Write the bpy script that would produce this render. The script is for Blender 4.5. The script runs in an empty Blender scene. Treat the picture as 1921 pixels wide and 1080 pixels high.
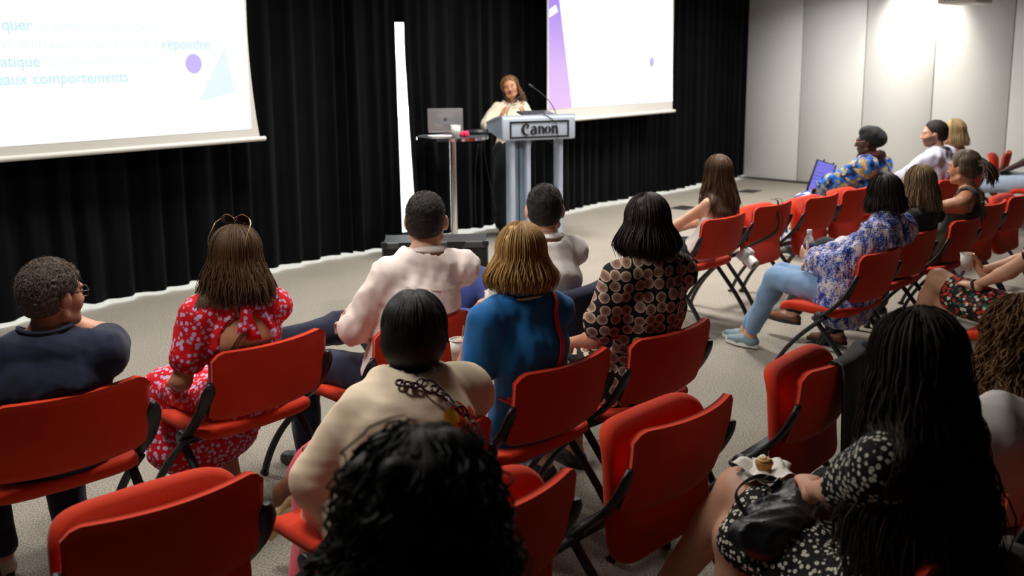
import bpy, bmesh, math
import numpy as np
from mathutils import Matrix, Vector
rng = np.random.default_rng(11)
SC = bpy.context.scene
COL = SC.collection
# ------------------------------------------------------------------ camera
FPX, CX, CY, YH, HC = 1900.0, 960.5, 455.0, 105.0, 1.92
ROLL = math.radians(0.54)
_p = math.atan((CY - YH) / FPX)
_r = np.array([1.0, 0, 0]); _u = np.array([0, math.sin(_p), math.cos(_p)]); CD = np.array([0, math.cos(_p), -math.sin(_p)])
CR = _r * math.cos(ROLL) - _u * math.sin(ROLL); CU = _u * math.cos(ROLL) + _r * math.sin(ROLL)
CC = np.array([0, 0, HC])
cam = bpy.data.cameras.new('camera'); camo = bpy.data.objects.new('camera', cam); COL.objects.link(camo)
m = Matrix.Identity(4)
for i in range(3):
    m[i][0] = CR[i]; m[i][1] = CU[i]; m[i][2] = -CD[i]; m[i][3] = CC[i]
camo.matrix_world = m
cam.sensor_width = 36; cam.lens = FPX / 1921 * 36; cam.shift_y = -(540 - CY) / 1921
cam.clip_start = 0.05; cam.clip_end = 200
cam.dof.use_dof = True; cam.dof.focus_distance = 4.2; cam.dof.aperture_fstop = 3.2
SC.camera = camo
# ------------------------------------------------------------------ world, exposure, ceiling lamps
SC.view_settings.view_transform = 'Standard'; SC.view_settings.look = 'None'
SC.view_settings.exposure = 0.0; SC.view_settings.gamma = 1.0; SC.view_settings.use_curve_mapping = False
wd = bpy.data.worlds.new('daylight'); SC.world = wd; wd.use_nodes = True
wd.node_tree.nodes['Background'].inputs[0].default_value = (0.86, 0.95, 1.0, 1)
wd.node_tree.nodes['Background'].inputs[1].default_value = 9.0
try:
    SC.cycles.use_denoising = True; SC.cycles.sample_clamp_indirect = 4.0; SC.cycles.max_bounces = 8
except Exception:
    pass
AZ = math.radians(49.13)
E1 = np.array([math.cos(AZ), math.sin(AZ), 0]); E2 = np.array([-E1[1], E1[0], 0]); C0 = np.array([-3.762, 7.275, 0])
def room(s, d, z=0.0):          # s along the curtain, d in front of it
    return C0 + E1 * s - E2 * d + np.array([0, 0, z])
CEIL = 3.25
LAMPS = [(-1.6, 4.4), (0.1, 4.2), (3.6, 3.9), (6.2, 3.9), (-1.0, 1.5), (1.8, 1.5), (4.4, 1.5), (7.0, 1.5), (9.4, 2.0)]
LAMP_W = 46.0
for (s, d) in LAMPS:
    L = bpy.data.lights.new('ceiling_panel_light', 'AREA'); L.shape = 'SQUARE'; L.size = 0.56; L.energy = LAMP_W * (1.5 if s > 3 else (0.72 if d > 3 else 1.0)); L.spread = math.radians(150); L.color = (1.0, 0.965, 0.91)
    o = bpy.data.objects.new('ceiling_panel_light', L); COL.objects.link(o)
    o.location = room(s, d, CEIL - 0.05); o.rotation_euler = (0, 0, AZ)
# ------------------------------------------------------------------ pixel -> place helpers
def ray(u, v):
    return CD + CR * (u - CX) / FPX - CU * (v - CY) / FPX
def atz(u, v, z):
    d = ray(u, v); return CC + d * ((z - HC) / d[2])
def aty(u, v, y):
    d = ray(u, v); return CC + d * (y / d[1])
def onplane(u, v, P, n):
    d = ray(u, v); P = np.asarray(P, float); n = np.asarray(n, float); return CC + d * (((P - CC) @ n) / (d @ n))
# ------------------------------------------------------------------ materials
def srgb(*c):
    c = np.array(c, float) / 255.0
    return tuple(np.where(c <= 0.04045, c / 12.92, ((c + 0.055) / 1.055) ** 2.4))
MATS = {}
def new_mat(name):
    m = bpy.data.materials.new(name); m.use_nodes = True; nt = m.node_tree
    return m, nt, nt.nodes['Principled BSDF']
def N(nt, t, **kw):
    n = nt.nodes.new(t)
    for k, v in kw.items():
        if k in n.inputs.keys() if isinstance(k, str) else False: n.inputs[k].default_value = v
        else: setattr(n, k, v)
    return n
def lk(nt, a, b): nt.links.new(a, b)
def rgba(c): return (c[0], c[1], c[2], 1)
def ramp(nt, fac, stops, interp='LINEAR'):
    r = nt.nodes.new('ShaderNodeValToRGB'); r.color_ramp.interpolation = interp
    el = r.color_ramp.elements
    while len(el) < len(stops): el.new(0.5)
    for e, (p, c) in zip(el, stops): e.position = p; e.color = rgba(c)
    lk(nt, fac, r.inputs[0]); return r
def mixc(nt, fac, a, b):
    n = nt.nodes.new('ShaderNodeMix'); n.data_type = 'RGBA'
    for k, v in ((0, fac), (6, a), (7, b)):
        if hasattr(v, 'is_linked') or isinstance(v, bpy.types.NodeSocket): lk(nt, v, n.inputs[k])
        elif k == 0: n.inputs[0].default_value = v
        else: n.inputs[k].default_value = rgba(v)
    return n.outputs[2]
def mth(nt, op, a, b=None, c=None):
    n = nt.nodes.new('ShaderNodeMath'); n.operation = op
    for i, v in enumerate((a, b, c)):
        if v is None: continue
        if isinstance(v, bpy.types.NodeSocket): lk(nt, v, n.inputs[i])
        else: n.inputs[i].default_value = v
    return n.outputs[0]
def coords(nt, scale=(1, 1, 1), kind='Object'):
    t = nt.nodes.new('ShaderNodeTexCoord'); mp = nt.nodes.new('ShaderNodeMapping'); mp.inputs['Scale'].default_value = scale
    lk(nt, t.outputs[kind], mp.inputs[0]); return mp.outputs[0]
def noise(nt, vec, scale, detail=3, rough=0.55):
    n = nt.nodes.new('ShaderNodeTexNoise'); n.inputs['Scale'].default_value = scale; n.inputs['Detail'].default_value = detail
    n.inputs['Roughness'].default_value = rough; lk(nt, vec, n.inputs['Vector']); return n.outputs['Fac']
def voro(nt, vec, scale, rand=1.0, feature='F1'):
    n = nt.nodes.new('ShaderNodeTexVoronoi'); n.inputs['Scale'].default_value = scale; n.inputs['Randomness'].default_value = rand
    n.feature = feature; lk(nt, vec, n.inputs['Vector']); return n
def bump(nt, b, height, strength, dist=0.01):
    n = nt.nodes.new('ShaderNodeBump'); n.inputs['Strength'].default_value = strength; n.inputs['Distance'].default_value = dist
    lk(nt, height, n.inputs['Height']); lk(nt, n.outputs[0], b.inputs['Normal'])
def mat(name, c, rough=0.6, metal=0.0, var=0.12, vs=6.0, bs=None, bst=0.2, spec=0.5, sheen=0.0, bscale=(1, 1, 1), sss=0.0):
    if name in MATS: return MATS[name]
    m, nt, b = new_mat(name); v = coords(nt, bscale)
    f = noise(nt, v, vs, 4)
    c = np.array(c)
    r = ramp(nt, f, [(0.3, tuple(c * (1 - var))), (0.7, tuple(np.minimum(c * (1 + var), 1)))])
    lk(nt, r.outputs[0], b.inputs['Base Color'])
    b.inputs['Roughness'].default_value = rough; b.inputs['Metallic'].default_value = metal
    b.inputs['Specular IOR Level'].default_value = spec
    if sheen: b.inputs['Sheen Weight'].default_value = sheen
    if sss:
        b.inputs['Subsurface Weight'].default_value = sss; b.inputs['Subsurface Radius'].default_value = (0.02, 0.008, 0.004); b.inputs['Subsurface Scale'].default_value = 0.5
    if bs: bump(nt, b, noise(nt, v, bs, 3), bst, 0.004)
    MATS[name] = m; return m
def emit(name, c, strength=1.0):
    if name in MATS: return MATS[name]
    m, nt, b = new_mat(name); nt.nodes.remove(b)
    e = nt.nodes.new('ShaderNodeEmission'); e.inputs[0].default_value = rgba(c); e.inputs[1].default_value = strength
    lk(nt, e.outputs[0], nt.nodes['Material Output'].inputs[0]); MATS[name] = m; return m
def fabric(name, c, rough=0.85, var=0.1, weave=420, sheen=0.15):
    return mat(name, c, rough, 0, var, 5.0, weave, 0.25, 0.25, sheen)
def skin(name, c):
    return mat(name, c, 0.5, 0, 0.10, 14.0, 260, 0.06, 0.4, 0, sss=0.08)
def print_mat(name, fn, rough=0.8):
    if name in MATS: return MATS[name]
    m, nt, b = new_mat(name); v = coords(nt); col = fn(nt, v)
    lk(nt, col, b.inputs['Base Color']); b.inputs['Roughness'].default_value = rough; b.inputs['Specular IOR Level'].default_value = 0.25
    bump(nt, b, noise(nt, v, 380, 2), 0.2, 0.003)
    MATS[name] = m; return m
def hair_mat(name, c0, c1, rough=0.48, streak=26):
    m, nt, b = new_mat(name); v = coords(nt, (streak, 1.2, 1), 'UV')
    f = noise(nt, v, 1.0, 4, 0.6); r = ramp(nt, f, [(0.3, c0), (0.72, c1)])
    lk(nt, r.outputs[0], b.inputs['Base Color']); b.inputs['Roughness'].default_value = rough
    rough_ = max(rough, 0.46); b.inputs['Roughness'].default_value = rough_; b.inputs['Specular IOR Level'].default_value = 0.28
    bump(nt, b, noise(nt, coords(nt, (streak * 2.5, 0.8, 1), 'UV'), 1.0, 3), 0.55, 0.004)
    MATS[name] = m; return m
def short_hair_mat(name, c0, c1, rough=0.55):
    m, nt, b = new_mat(name); v = coords(nt); f = noise(nt, v, 130, 4, 0.7); r = ramp(nt, f, [(0.3, c0), (0.7, c1)])
    lk(nt, r.outputs[0], b.inputs['Base Color']); b.inputs['Roughness'].default_value = rough; b.inputs['Specular IOR Level'].default_value = 0.3
    bump(nt, b, noise(nt, v, 210, 3), 0.8, 0.006); MATS[name] = m; return m
# ------------------------------------------------------------------ mesh helpers
class MB:
    def __init__(s): s.v = []; s.f = []; s.m = []; s.n = 0; s.uv = []
    def add(s, V, F, mi=0, uv=None):
        V = np.asarray(V, float).reshape(-1, 3); s.v.append(V); o = s.n
        for f in F: s.f.append([int(i) + o for i in f]); s.m.append(mi)
        s.n += len(V); s.uv.append(np.zeros((len(V), 2)) if uv is None else np.asarray(uv, float)); return s
    def box(s, c, size, R=None, mi=0):
        sx, sy, sz = np.array(size) / 2
        V = np.array([[x, y, z] for x in (-sx, sx) for y in (-sy, sy) for z in (-sz, sz)])
        if R is not None: V = V @ np.asarray(R).T
        return s.add(V + np.array(c), [(0, 1, 3, 2), (4, 6, 7, 5), (0, 4, 5, 1), (2, 3, 7, 6), (0, 2, 6, 4), (1, 5, 7, 3)], mi)
    def rbox(s, c, size, bev=0.01, seg=2, R=None, mi=0):
        bm = bmesh.new(); bmesh.ops.create_cube(bm, size=1.0)
        bmesh.ops.scale(bm, vec=Vector(size), verts=bm.verts)
        bmesh.ops.bevel(bm, geom=bm.edges[:], offset=min(bev, min(size) * 0.49), segments=seg, profile=0.5, affect='EDGES')
        bm.verts.index_update(); V = np.array([v.co[:] for v in bm.verts]); F = [[v.index for v in f.verts] for f in bm.faces]; bm.free()
        if R is not None: V = V @ np.asarray(R).T
        return s.add(V + np.array(c), F, mi)
    def tube(s, pts, rad, n=8, mi=0, flat=None, cap=True, uvr=None):
        P = np.asarray(pts, float); k = len(P); rad = np.broadcast_to(np.asarray(rad, float), (k,)) if np.ndim(rad) < 2 else np.asarray(rad, float)
        T = np.gradient(P, axis=0); T /= np.linalg.norm(T, axis=1, keepdims=True) + 1e-9
        ref = np.array([0, 0, 1.0]) if abs(T[0] @ [0, 0, 1]) < 0.9 else np.array([1.0, 0, 0])
        if flat is not None: ref = np.asarray(flat, float)
        a = np.cross(T[0], ref); a /= np.linalg.norm(a) + 1e-9
        u0 = rng.random() * 9 if uvr is None else uvr; A = np.zeros((k, 3))
        for i in range(k):
            a = a - T[i] * (a @ T[i]); a /= math.sqrt(a @ a) + 1e-9; A[i] = a
        Bv = np.cross(T, A); t = 2 * math.pi * np.arange(n) / n; ra, rb = (rad, rad) if rad.ndim == 1 else (rad[:, 0], rad[:, 1])
        V = (P[:, None] + A[:, None] * (ra[:, None] * np.cos(t))[..., None] + Bv[:, None] * (rb[:, None] * np.sin(t))[..., None]).reshape(-1, 3)
        UV = np.stack(np.broadcast_arrays(u0 + np.arange(n)[None] / n * 0.4, (np.arange(k) / (k - 1))[:, None]), -1).reshape(-1, 2)
        F = [(i * n + j, i * n + (j + 1) % n, (i + 1) * n + (j + 1) % n, (i + 1) * n + j) for i in range(k - 1) for j in range(n)]
        if cap: F += [tuple(range(n))[::-1], tuple(range((k - 1) * n, k * n))]
        return s.add(V, F, mi, UV)
    def lathe(s, prof, n=24, c=(0, 0, 0), R=None, mi=0, cap=True):
        V = []
        for (r, z) in prof:
            for j in range(n):
                t = 2 * math.pi * j / n; V.append((r * math.cos(t), r * math.sin(t), z))
        V = np.array(V); k = len(prof)
        if R is not None: V = V @ np.asarray(R).T
        F = [(i * n + j, i * n + (j + 1) % n, (i + 1) * n + (j + 1) % n, (i + 1) * n + j) for i in range(k - 1) for j in range(n)]
        if cap: F += [tuple(range(n))[::-1], tuple(range((k - 1) * n, k * n))]
        return s.add(V + np.array(c), F, mi)
    def prism(s, poly, h, c=(0, 0, 0), R=None, mi=0):     # poly in xy, extruded +z by h
        n = len(poly); V = np.array([(x, y, 0) for x, y in poly] + [(x, y, h) for x, y in poly], float)
        if R is not None: V = V @ np.asarray(R).T
        F = [tuple(range(n))[::-1], tuple(range(n, 2 * n))] + [(i, (i + 1) % n, n + (i + 1) % n, n + i) for i in range(n)]
        return s.add(V + np.array(c), F, mi)
    def sheet(s, P, th=0.0, mi=0):      # P (a,b,3) grid; optional thickness along the normals
        P = np.asarray(P, float); a, b = P.shape[:2]
        F = [(i * b + j, i * b + j + 1, (i + 1) * b + j + 1, (i + 1) * b + j) for i in range(a - 1) for j in range(b - 1)]
        uv = np.stack(np.meshgrid(np.linspace(0, 1, a), np.linspace(0, 1, b), indexing='ij'), -1).reshape(-1, 2)
        if th == 0: return s.add(P.reshape(-1, 3), F, mi, uv)
        du = np.gradient(P, axis=0); dv = np.gradient(P, axis=1); n = np.cross(du, dv); n /= np.linalg.norm(n, axis=2, keepdims=True) + 1e-9
        Q = P + n * th; o = a * b
        F2 = [tuple(i + o for i in f[::-1]) for f in F]
        ed = [i * b for i in range(a)], [i * b + b - 1 for i in range(a)], list(range(b)), [(a - 1) * b + j for j in range(b)]
        for e in ed:
            for p, q in zip(e[:-1], e[1:]): F2.append((p, q, q + o, p + o))
        return s.add(np.concatenate([P.reshape(-1, 3), Q.reshape(-1, 3)]), F + F2, mi, np.concatenate([uv, uv]))
    def data(s, name, mats, smooth=True):
        me = bpy.data.meshes.new(name); V = np.concatenate(s.v)
        me.from_pydata(V.tolist(), [], s.f)
        for mm in (mats if isinstance(mats, (list, tuple)) else [mats]): me.materials.append(mm)
        me.polygons.foreach_set('material_index', s.m)
        if smooth: me.polygons.foreach_set('use_smooth', [True] * len(s.f))
        uv = np.concatenate(s.uv)
        if np.any(uv):
            l = me.uv_layers.new(name='UVMap'); li = np.zeros(len(me.loops), dtype=np.int32); me.loops.foreach_get('vertex_index', li)
            l.data.foreach_set('uv', uv[li].astype(np.float32).ravel())
        me.update(); return me
    def obj(s, name, mats, parent=None, smooth=False, loc=None, auto=True):
        me = s.data(name, mats, smooth or auto)
        if auto and not smooth:
            try: me.set_sharp_from_angle(angle=math.radians(35))
            except Exception: pass
        return link(name, me, parent, loc)
def link(name, me, parent=None, loc=None):
    o = bpy.data.objects.new(name, me); COL.objects.link(o)
    if parent is not None: o.parent = parent
    if loc is not None: o.location = loc
    return o
def tag(o, label=None, cat=None, group=None, kind=None):
    if label: o['label'] = label
    if cat: o['category'] = cat
    if group: o['group'] = group
    if kind: o['kind'] = kind
    return o
def thing(name, label, cat, loc=(0, 0, 0), rz=0.0, group=None):
    o = bpy.data.objects.new(name, None); COL.objects.link(o); o.location = loc; o.rotation_euler = (0, 0, rz); o.empty_display_size = 0.1
    return tag(o, label, cat, group)
def Rz(a): c, s = math.cos(a), math.sin(a); return np.array([[c, -s, 0], [s, c, 0], [0, 0, 1.0]])
def Rx(a): c, s = math.cos(a), math.sin(a); return np.array([[1.0, 0, 0], [0, c, -s], [0, s, c]])
def Ry(a): c, s = math.cos(a), math.sin(a); return np.array([[c, 0, s], [0, 1.0, 0], [-s, 0, c]])
def unit(v): v = np.asarray(v, float); return v / (np.linalg.norm(v) + 1e-12)
def lerp(a, b, t): return np.asarray(a, float) * (1 - t) + np.asarray(b, float) * t
def bez(pts, n=12):
    P = [np.asarray(p, float) for p in pts]; out = []
    for t in np.linspace(0, 1, n):
        Q = P
        while len(Q) > 1: Q = [lerp(a, b, t) for a, b in zip(Q[:-1], Q[1:])]
        out.append(Q[0])
    return np.array(out)
def crom(pts, n=6):
    P = np.asarray(pts, float); P = np.vstack([2 * P[0] - P[1], P, 2 * P[-1] - P[-2]]); out = []
    for i in range(1, len(P) - 2):
        for t in np.arange(n) / n:
            a, b, c, d = P[i - 1:i + 3]
            out.append(0.5 * ((2 * b) + (c - a) * t + (2 * a - 5 * b + 4 * c - d) * t * t + (3 * b - a - 3 * c + d) * t ** 3))
    out.append(P[-2]); return np.array(out)
# ------------------------------------------------------------------ implicit surfaces (bodies, clothes, hair volumes)
class Sdf:
    def __init__(s, k=0.03): s.p = []; s.k = k; s.carve = []; s.cut = []; s.disp = None
    def cone(s, a, b, ra, rb, k=None):
        a = np.asarray(a, float); b = np.asarray(b, float); r = max(ra, rb)
        s.p.append(('c', np.minimum(a, b) - r, np.maximum(a, b) + r, (a, b, ra, rb), s.k if k is None else k)); return s
    def chain(s, pts, rad, k=None):
        for i in range(len(pts) - 1): s.cone(pts[i], pts[i + 1], rad[i], rad[i + 1], k)
        return s
    def ell(s, c, r, R=None, k=None):
        c = np.asarray(c, float); R = np.eye(3) if R is None else np.asarray(R); e = np.abs(R) @ np.asarray(r, float)
        s.p.append(('e', c - e, c + e, (c, np.asarray(r, float), R), s.k if k is None else k)); return s
    def slab(s, a, b, right, wa, da, wb, db, k=None):     # tapered elliptic segment: half widths w along right, half depths d across
        a = np.asarray(a, float); b = np.asarray(b, float); ax = b - a; L = np.linalg.norm(ax); ax = ax / L
        r = np.asarray(right, float); r = unit(r - ax * (r @ ax)); f = np.cross(ax, r); M = max(wa, da, wb, db)
        s.p.append(('s', np.minimum(a, b) - M, np.maximum(a, b) + M, (a, ax, L, r, f, wa, da, wb, db), s.k if k is None else k)); return s
    def val(s, X, Y, Z, pr):
        t, lo, hi, q, k = pr
        if t == 'c':
            a, b, ra, rb = q; ab = b - a; L2 = ab @ ab + 1e-12
            px, py, pz = X - a[0], Y - a[1], Z - a[2]
            h = np.clip((px * ab[0] + py * ab[1] + pz * ab[2]) / L2, 0, 1)
            return np.sqrt((px - ab[0] * h) ** 2 + (py - ab[1] * h) ** 2 + (pz - ab[2] * h) ** 2) - (ra + (rb - ra) * h)
        if t == 'e':
            c, r, R = q; px, py, pz = X - c[0], Y - c[1], Z - c[2]
            u = [(px * R[0, i] + py * R[1, i] + pz * R[2, i]) / r[i] for i in range(3)]
            k0 = np.sqrt(u[0] ** 2 + u[1] ** 2 + u[2] ** 2); k1 = np.sqrt((u[0] / r[0]) ** 2 + (u[1] / r[1]) ** 2 + (u[2] / r[2]) ** 2) + 1e-6
            return k0 * (k0 - 1) / k1
        a, ax, L, r, f, wa, da, wb, db = q
        px, py, pz = X - a[0], Y - a[1], Z - a[2]
        t_ = px * ax[0] + py * ax[1] + pz * ax[2]; h = np.clip(t_ / L, 0, 1); q3 = t_ - h * L
        q1 = px * r[0] + py * r[1] + pz * r[2]; q2 = px * f[0] + py * f[1] + pz * f[2]
        w = wa + (wb - wa) * h; d = da + (db - da) * h; c = np.minimum(w, d)
        u1, u2, u3 = q1 / w, q2 / d, q3 / c; k0 = np.sqrt(u1 ** 2 + u2 ** 2 + u3 ** 2); k1 = np.sqrt((u1 / w) ** 2 + (u2 / d) ** 2 + (u3 / c) ** 2) + 1e-6
        return k0 * (k0 - 1) / k1
    def at(s, P):                     # value at points (n,3)
        P = np.asarray(P, float); D = np.full(len(P), 1.0)
        for pr in s.p: D = np.minimum(D, s.val(P[:, 0], P[:, 1], P[:, 2], pr))
        return D
    def mesh(s, h):
        lo = np.min([p[1] for p in s.p], 0) - 0.02 - 3 * h; hi = np.max([p[2] for p in s.p], 0) + 0.02 + 3 * h
        n = np.ceil((hi - lo) / h).astype(int) + 1
        ax = [(lo[i] + h * np.arange(n[i])).astype(np.float32) for i in range(3)]
        D = np.full(n, 1.0, np.float32)
        for pr in s.p:
            k = pr[4]; mg = k + 3 * h + 0.01
            i0 = np.maximum(((pr[1] - mg - lo) / h).astype(int), 0); i1 = np.minimum(((pr[2] + mg - lo) / h).astype(int) + 2, n)
            sl = tuple(slice(i0[i], i1[i]) for i in range(3))
            v = s.val(ax[0][sl[0]][:, None, None], ax[1][sl[1]][None, :, None], ax[2][sl[2]][None, None, :], pr)
            d = D[sl]
            if k > 0: hh = np.maximum(k - np.abs(d - v), 0) / k; D[sl] = np.minimum(d, v) - hh * hh * k * 0.25
            else: D[sl] = np.minimum(d, v)
        X, Y, Z = ax[0][:, None, None], ax[1][None, :, None], ax[2][None, None, :]
        if s.disp is not None: D = D + s.disp(X, Y, Z).astype(np.float32)
        for fn in s.carve: D = np.maximum(D, -fn(X, Y, Z))
        for fn in s.cut: D = np.maximum(D, fn(X, Y, Z))
        return surfnet(np.ascontiguousarray(D, dtype=np.float32), lo, h)
_CO = np.array([[x, y, z] for x in (0, 1) for y in (0, 1) for z in (0, 1)])
_ED = [(a, b) for a in range(8) for b in range(a + 1, 8) if np.sum(_CO[a] != _CO[b]) == 1]
def surfnet(D, lo, h):
    n = np.array(D.shape); S = D < 0
    cs = [tuple(slice(c[i], n[i] - 1 + c[i]) for i in range(3)) for c in _CO]
    cnt = np.zeros(n - 1, np.int8)
    for c in cs: cnt += S[c]
    mk = (cnt > 0) & (cnt < 8); I = np.argwhere(mk); idx = np.full(n - 1, -1, np.int64); idx[mk] = np.arange(len(I))
    vals = [D[c][mk] for c in cs]; P = np.zeros((len(I), 3)); W = np.zeros(len(I))
    for a, b in _ED:
        va, vb = vals[a], vals[b]; cr = (va < 0) != (vb < 0); t = np.where(cr, va / np.where(cr, va - vb, 1), 0)
        P += np.where(cr[:, None], _CO[a] + (_CO[b] - _CO[a]) * t[:, None], 0); W += cr
    V = lo + (I + P / np.maximum(W, 1)[:, None]) * h
    F = []
    for axn in range(3):
        b, c = [(1, 2), (2, 0), (0, 1)][axn]
        s0 = [slice(None)] * 3; s1 = [slice(None)] * 3
        s0[axn] = slice(0, n[axn] - 1); s1[axn] = slice(1, n[axn])
        A, B = S[tuple(s0)], S[tuple(s1)]; E = np.argwhere(A != B)
        ok = (E[:, b] > 0) & (E[:, c] > 0) & (E[:, b] < n[b] - 1) & (E[:, c] < n[c] - 1); E = E[ok]
        if not len(E): continue
        def cell(db, dc):
            q = E.copy(); q[:, b] += db; q[:, c] += dc; return idx[q[:, 0], q[:, 1], q[:, 2]]
        q = np.stack([cell(-1, -1), cell(0, -1), cell(0, 0), cell(-1, 0)], 1)
        fl = ~A[tuple(E.T)]; q[fl] = q[fl][:, ::-1]; F.append(q)
    F = np.concatenate(F) if F else np.zeros((0, 4), int)
    return V, F
def fold(amp, fr=26.0, seed=0, zs=0.5):          # soft cloth folds with sharper creases
    g = np.random.default_rng(seed); W = g.normal(size=(6, 3)) * fr * np.array([1, 1, zs]); ph = g.random(6) * 6.28
    def fn(X, Y, Z):
        v = 0
        for i, (w, p) in enumerate(zip(W, ph)):
            q = np.sin(X * w[0] + Y * w[1] + Z * w[2] + p + 1.3 * np.sin(Z * w[1] * 0.5 + X * w[2]))
            v = v + (q if i < 3 else 1.3 * (np.abs(q) ** 0.7 - 0.6))
        for i in range(3):      # creases running across, strongest in patches
            sg = (-1, 1, 1)[i]; c = np.sin(Z * (52 + 9 * i) + sg * X * (16 + 5 * i) + Y * 14 + 1.6 * np.sin(X * 13 + ph[i]) + ph[i + 1])
            mk = np.clip(np.sin(X * 9 + ph[i + 2]) * np.sin(Z * 8 + Y * 6 + ph[i + 3]), 0, 1); v = v + 0.75 * mk * (1 - np.abs(c) ** 0.8)
        return v * (amp / 2.4)
    return fn
def mesh_obj(name, parts, mats, parent, mi=None, uvz=False):
    """parts: list of (V,F[,material index per face]) joined as one mesh"""
    V = np.concatenate([p[0] for p in parts]); F = []; M = []; o = 0
    for p in parts:
        F.append(p[1] + o); M.append(np.full(len(p[1]), 0) if len(p) < 3 else p[2]); o += len(p[0])
    F = np.concatenate(F); M = np.concatenate(M)
    me = bpy.data.meshes.new(name); me.vertices.add(len(V)); me.vertices.foreach_set('co', V.astype(np.float32).ravel())
    me.loops.add(len(F) * 4); me.loops.foreach_set('vertex_index', F.astype(np.int32).ravel())
    me.polygons.add(len(F)); me.polygons.foreach_set('loop_start', np.arange(0, len(F) * 4, 4, dtype=np.int32))
    for mm in (mats if isinstance(mats, (list, tuple)) else [mats]): me.materials.append(mm)
    me.polygons.foreach_set('material_index', M.astype(np.int32)); me.polygons.foreach_set('use_smooth', np.ones(len(F), bool))
    me.update(calc_edges=True); me.validate()
    return link(name, me, parent)
# ------------------------------------------------------------------ the room
WZ = 2.34
def carpet():
    m, nt, b = new_mat('carpet'); v = coords(nt)
    f1 = noise(nt, v, 135, 3, 0.75); f2 = noise(nt, v, 1.3, 4)
    r1 = ramp(nt, f1, [(0.34, srgb(92, 87, 79)), (0.5, srgb(146, 139, 128)), (0.66, srgb(194, 186, 172))])
    r2 = ramp(nt, f2, [(0.3, (0.88, 0.88, 0.88)), (0.7, (1, 1, 1))])
    n = nt.nodes.new('ShaderNodeMix'); n.data_type = 'RGBA'; n.blend_type = 'MULTIPLY'; n.inputs[0].default_value = 1
    lk(nt, r1.outputs[0], n.inputs[6]); lk(nt, r2.outputs[0], n.inputs[7]); lk(nt, n.outputs[2], b.inputs['Base Color'])
    b.inputs['Roughness'].default_value = 0.95; b.inputs['Specular IOR Level'].default_value = 0.15
    bump(nt, b, f1, 0.5, 0.006); return m
WALLW = mat('wall_paint', srgb(240, 240, 238), 0.45, 0, 0.02, 2.0, 60, 0.02)
DIMW = mat('rear_wall_paint', srgb(74, 72, 70), 0.8, 0, 0.04)
BLACKM = mat('black_metal', (0.012, 0.012, 0.013), 0.45, 0.0, 0.1, 30)
WHITEM = mat('white_enamel', srgb(222, 220, 214), 0.4, 0, 0.02)
WS0 = np.array([3.70, 15.75, 0]); WAZ = math.radians(-45.5); WD = np.array([math.cos(WAZ), math.sin(WAZ), 0]); WN = np.array([-WD[1], WD[0], 0])  # WN points away from room
WN = WN if WN[0] > 0 else -WN
FAR_L = room(-5.0, -0.45); FAR_R = room(13.0, -0.45); BK_L = room(-5.0, 10.5)
wend = WS0 + WD * 14.0; BK_R = wend + WN * 0.02
fl = MB().prism([tuple(p[:2]) for p in (room(-5, 10.5), wend + WD * 1, room(13, -0.5), room(-5, -0.5))], -0.1); fl.obj('floor', carpet())['kind'] = 'structure'
cl = MB().prism([tuple(p[:2]) for p in (room(-5, 10.5), wend + WD * 1, room(13, -0.5), room(-5, -0.5))], 0.1, (0, 0, CEIL)); cl.obj('ceiling', mat('ceiling_tile', srgb(126, 124, 120), 0.9, 0, 0.03, 3, 240, 0.15))['kind'] = 'structure'
def wall_seg(name, a, b, mtl, z0=0.0, z1=CEIL, th=0.1, out=None):
    a = np.asarray(a, float); b = np.asarray(b, float); d = unit(b - a); n = np.array([-d[1], d[0], 0]) if out is None else np.asarray(out)
    mb = MB().prism([tuple(p[:2]) for p in (a, b, b + n * th, a + n * th)], z1 - z0, (0, 0, z0)); return tag(mb.obj(name, mtl), kind='structure')
wall_seg('wall_left', room(-5, 10.5), room(-5, -0.5), DIMW, out=-E1)
wall_seg('wall_back', room(-5, 10.5), wend + WD, DIMW, out=unit(np.array([0.3, -1, 0])))
# window wall behind the curtains: lintel, sill-less glazing with dark mullions
wall_seg('wall_lintel', room(-5, -0.40), room(13, -0.40), DIMW, WZ, CEIL, 0.1, E2)
FRM = mat('window_aluminium', srgb(58, 60, 62), 0.4, 0.4, 0.05)
gm, gnt, gb = new_mat('window_glass'); gnt.nodes.remove(gb)
gt = gnt.nodes.new('ShaderNodeBsdfTransparent'); gg = gnt.nodes.new('ShaderNodeBsdfGlossy'); gg.inputs['Roughness'].default_value = 0.02
gx = gnt.nodes.new('ShaderNodeMixShader'); gx.inputs[0].default_value = 0.06
lk(gnt, gt.outputs[0], gx.inputs[1]); lk(gnt, gg.outputs[0], gx.inputs[2]); lk(gnt, gx.outputs[0], gnt.nodes['Material Output'].inputs[0])
wn = 0
RWn = Rz(AZ)
for s in np.arange(-5.55, 12.0, 1.56):
    wn += 1; base = room(s, -0.44)
    wo = tag(thing('window_%d' % wn, None, None, base, AZ), kind='structure')
    MB().box((0.78, 0, 0.02), (1.56, 0.05, 0.04)).box((0.78, 0, WZ - 0.03), (1.56, 0.06, 0.06)).box((0.0, 0, WZ / 2), (0.06, 0.06, WZ)).obj('window_frame', FRM, wo)
    MB().box((0.79, 0, WZ / 2), (1.49, 0.012, WZ - 0.1)).obj('pane', gm, wo)
tag(MB().prism([tuple(p[:2]) for p in (room(-12, -0.55), room(20, -0.55), room(20, -25), room(-12, -25))], -0.1, (0, 0, -0.03)).obj('ground_outside', mat('paving_outside', srgb(190, 188, 182), 0.9, 0, 0.05)), kind='structure')
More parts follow.
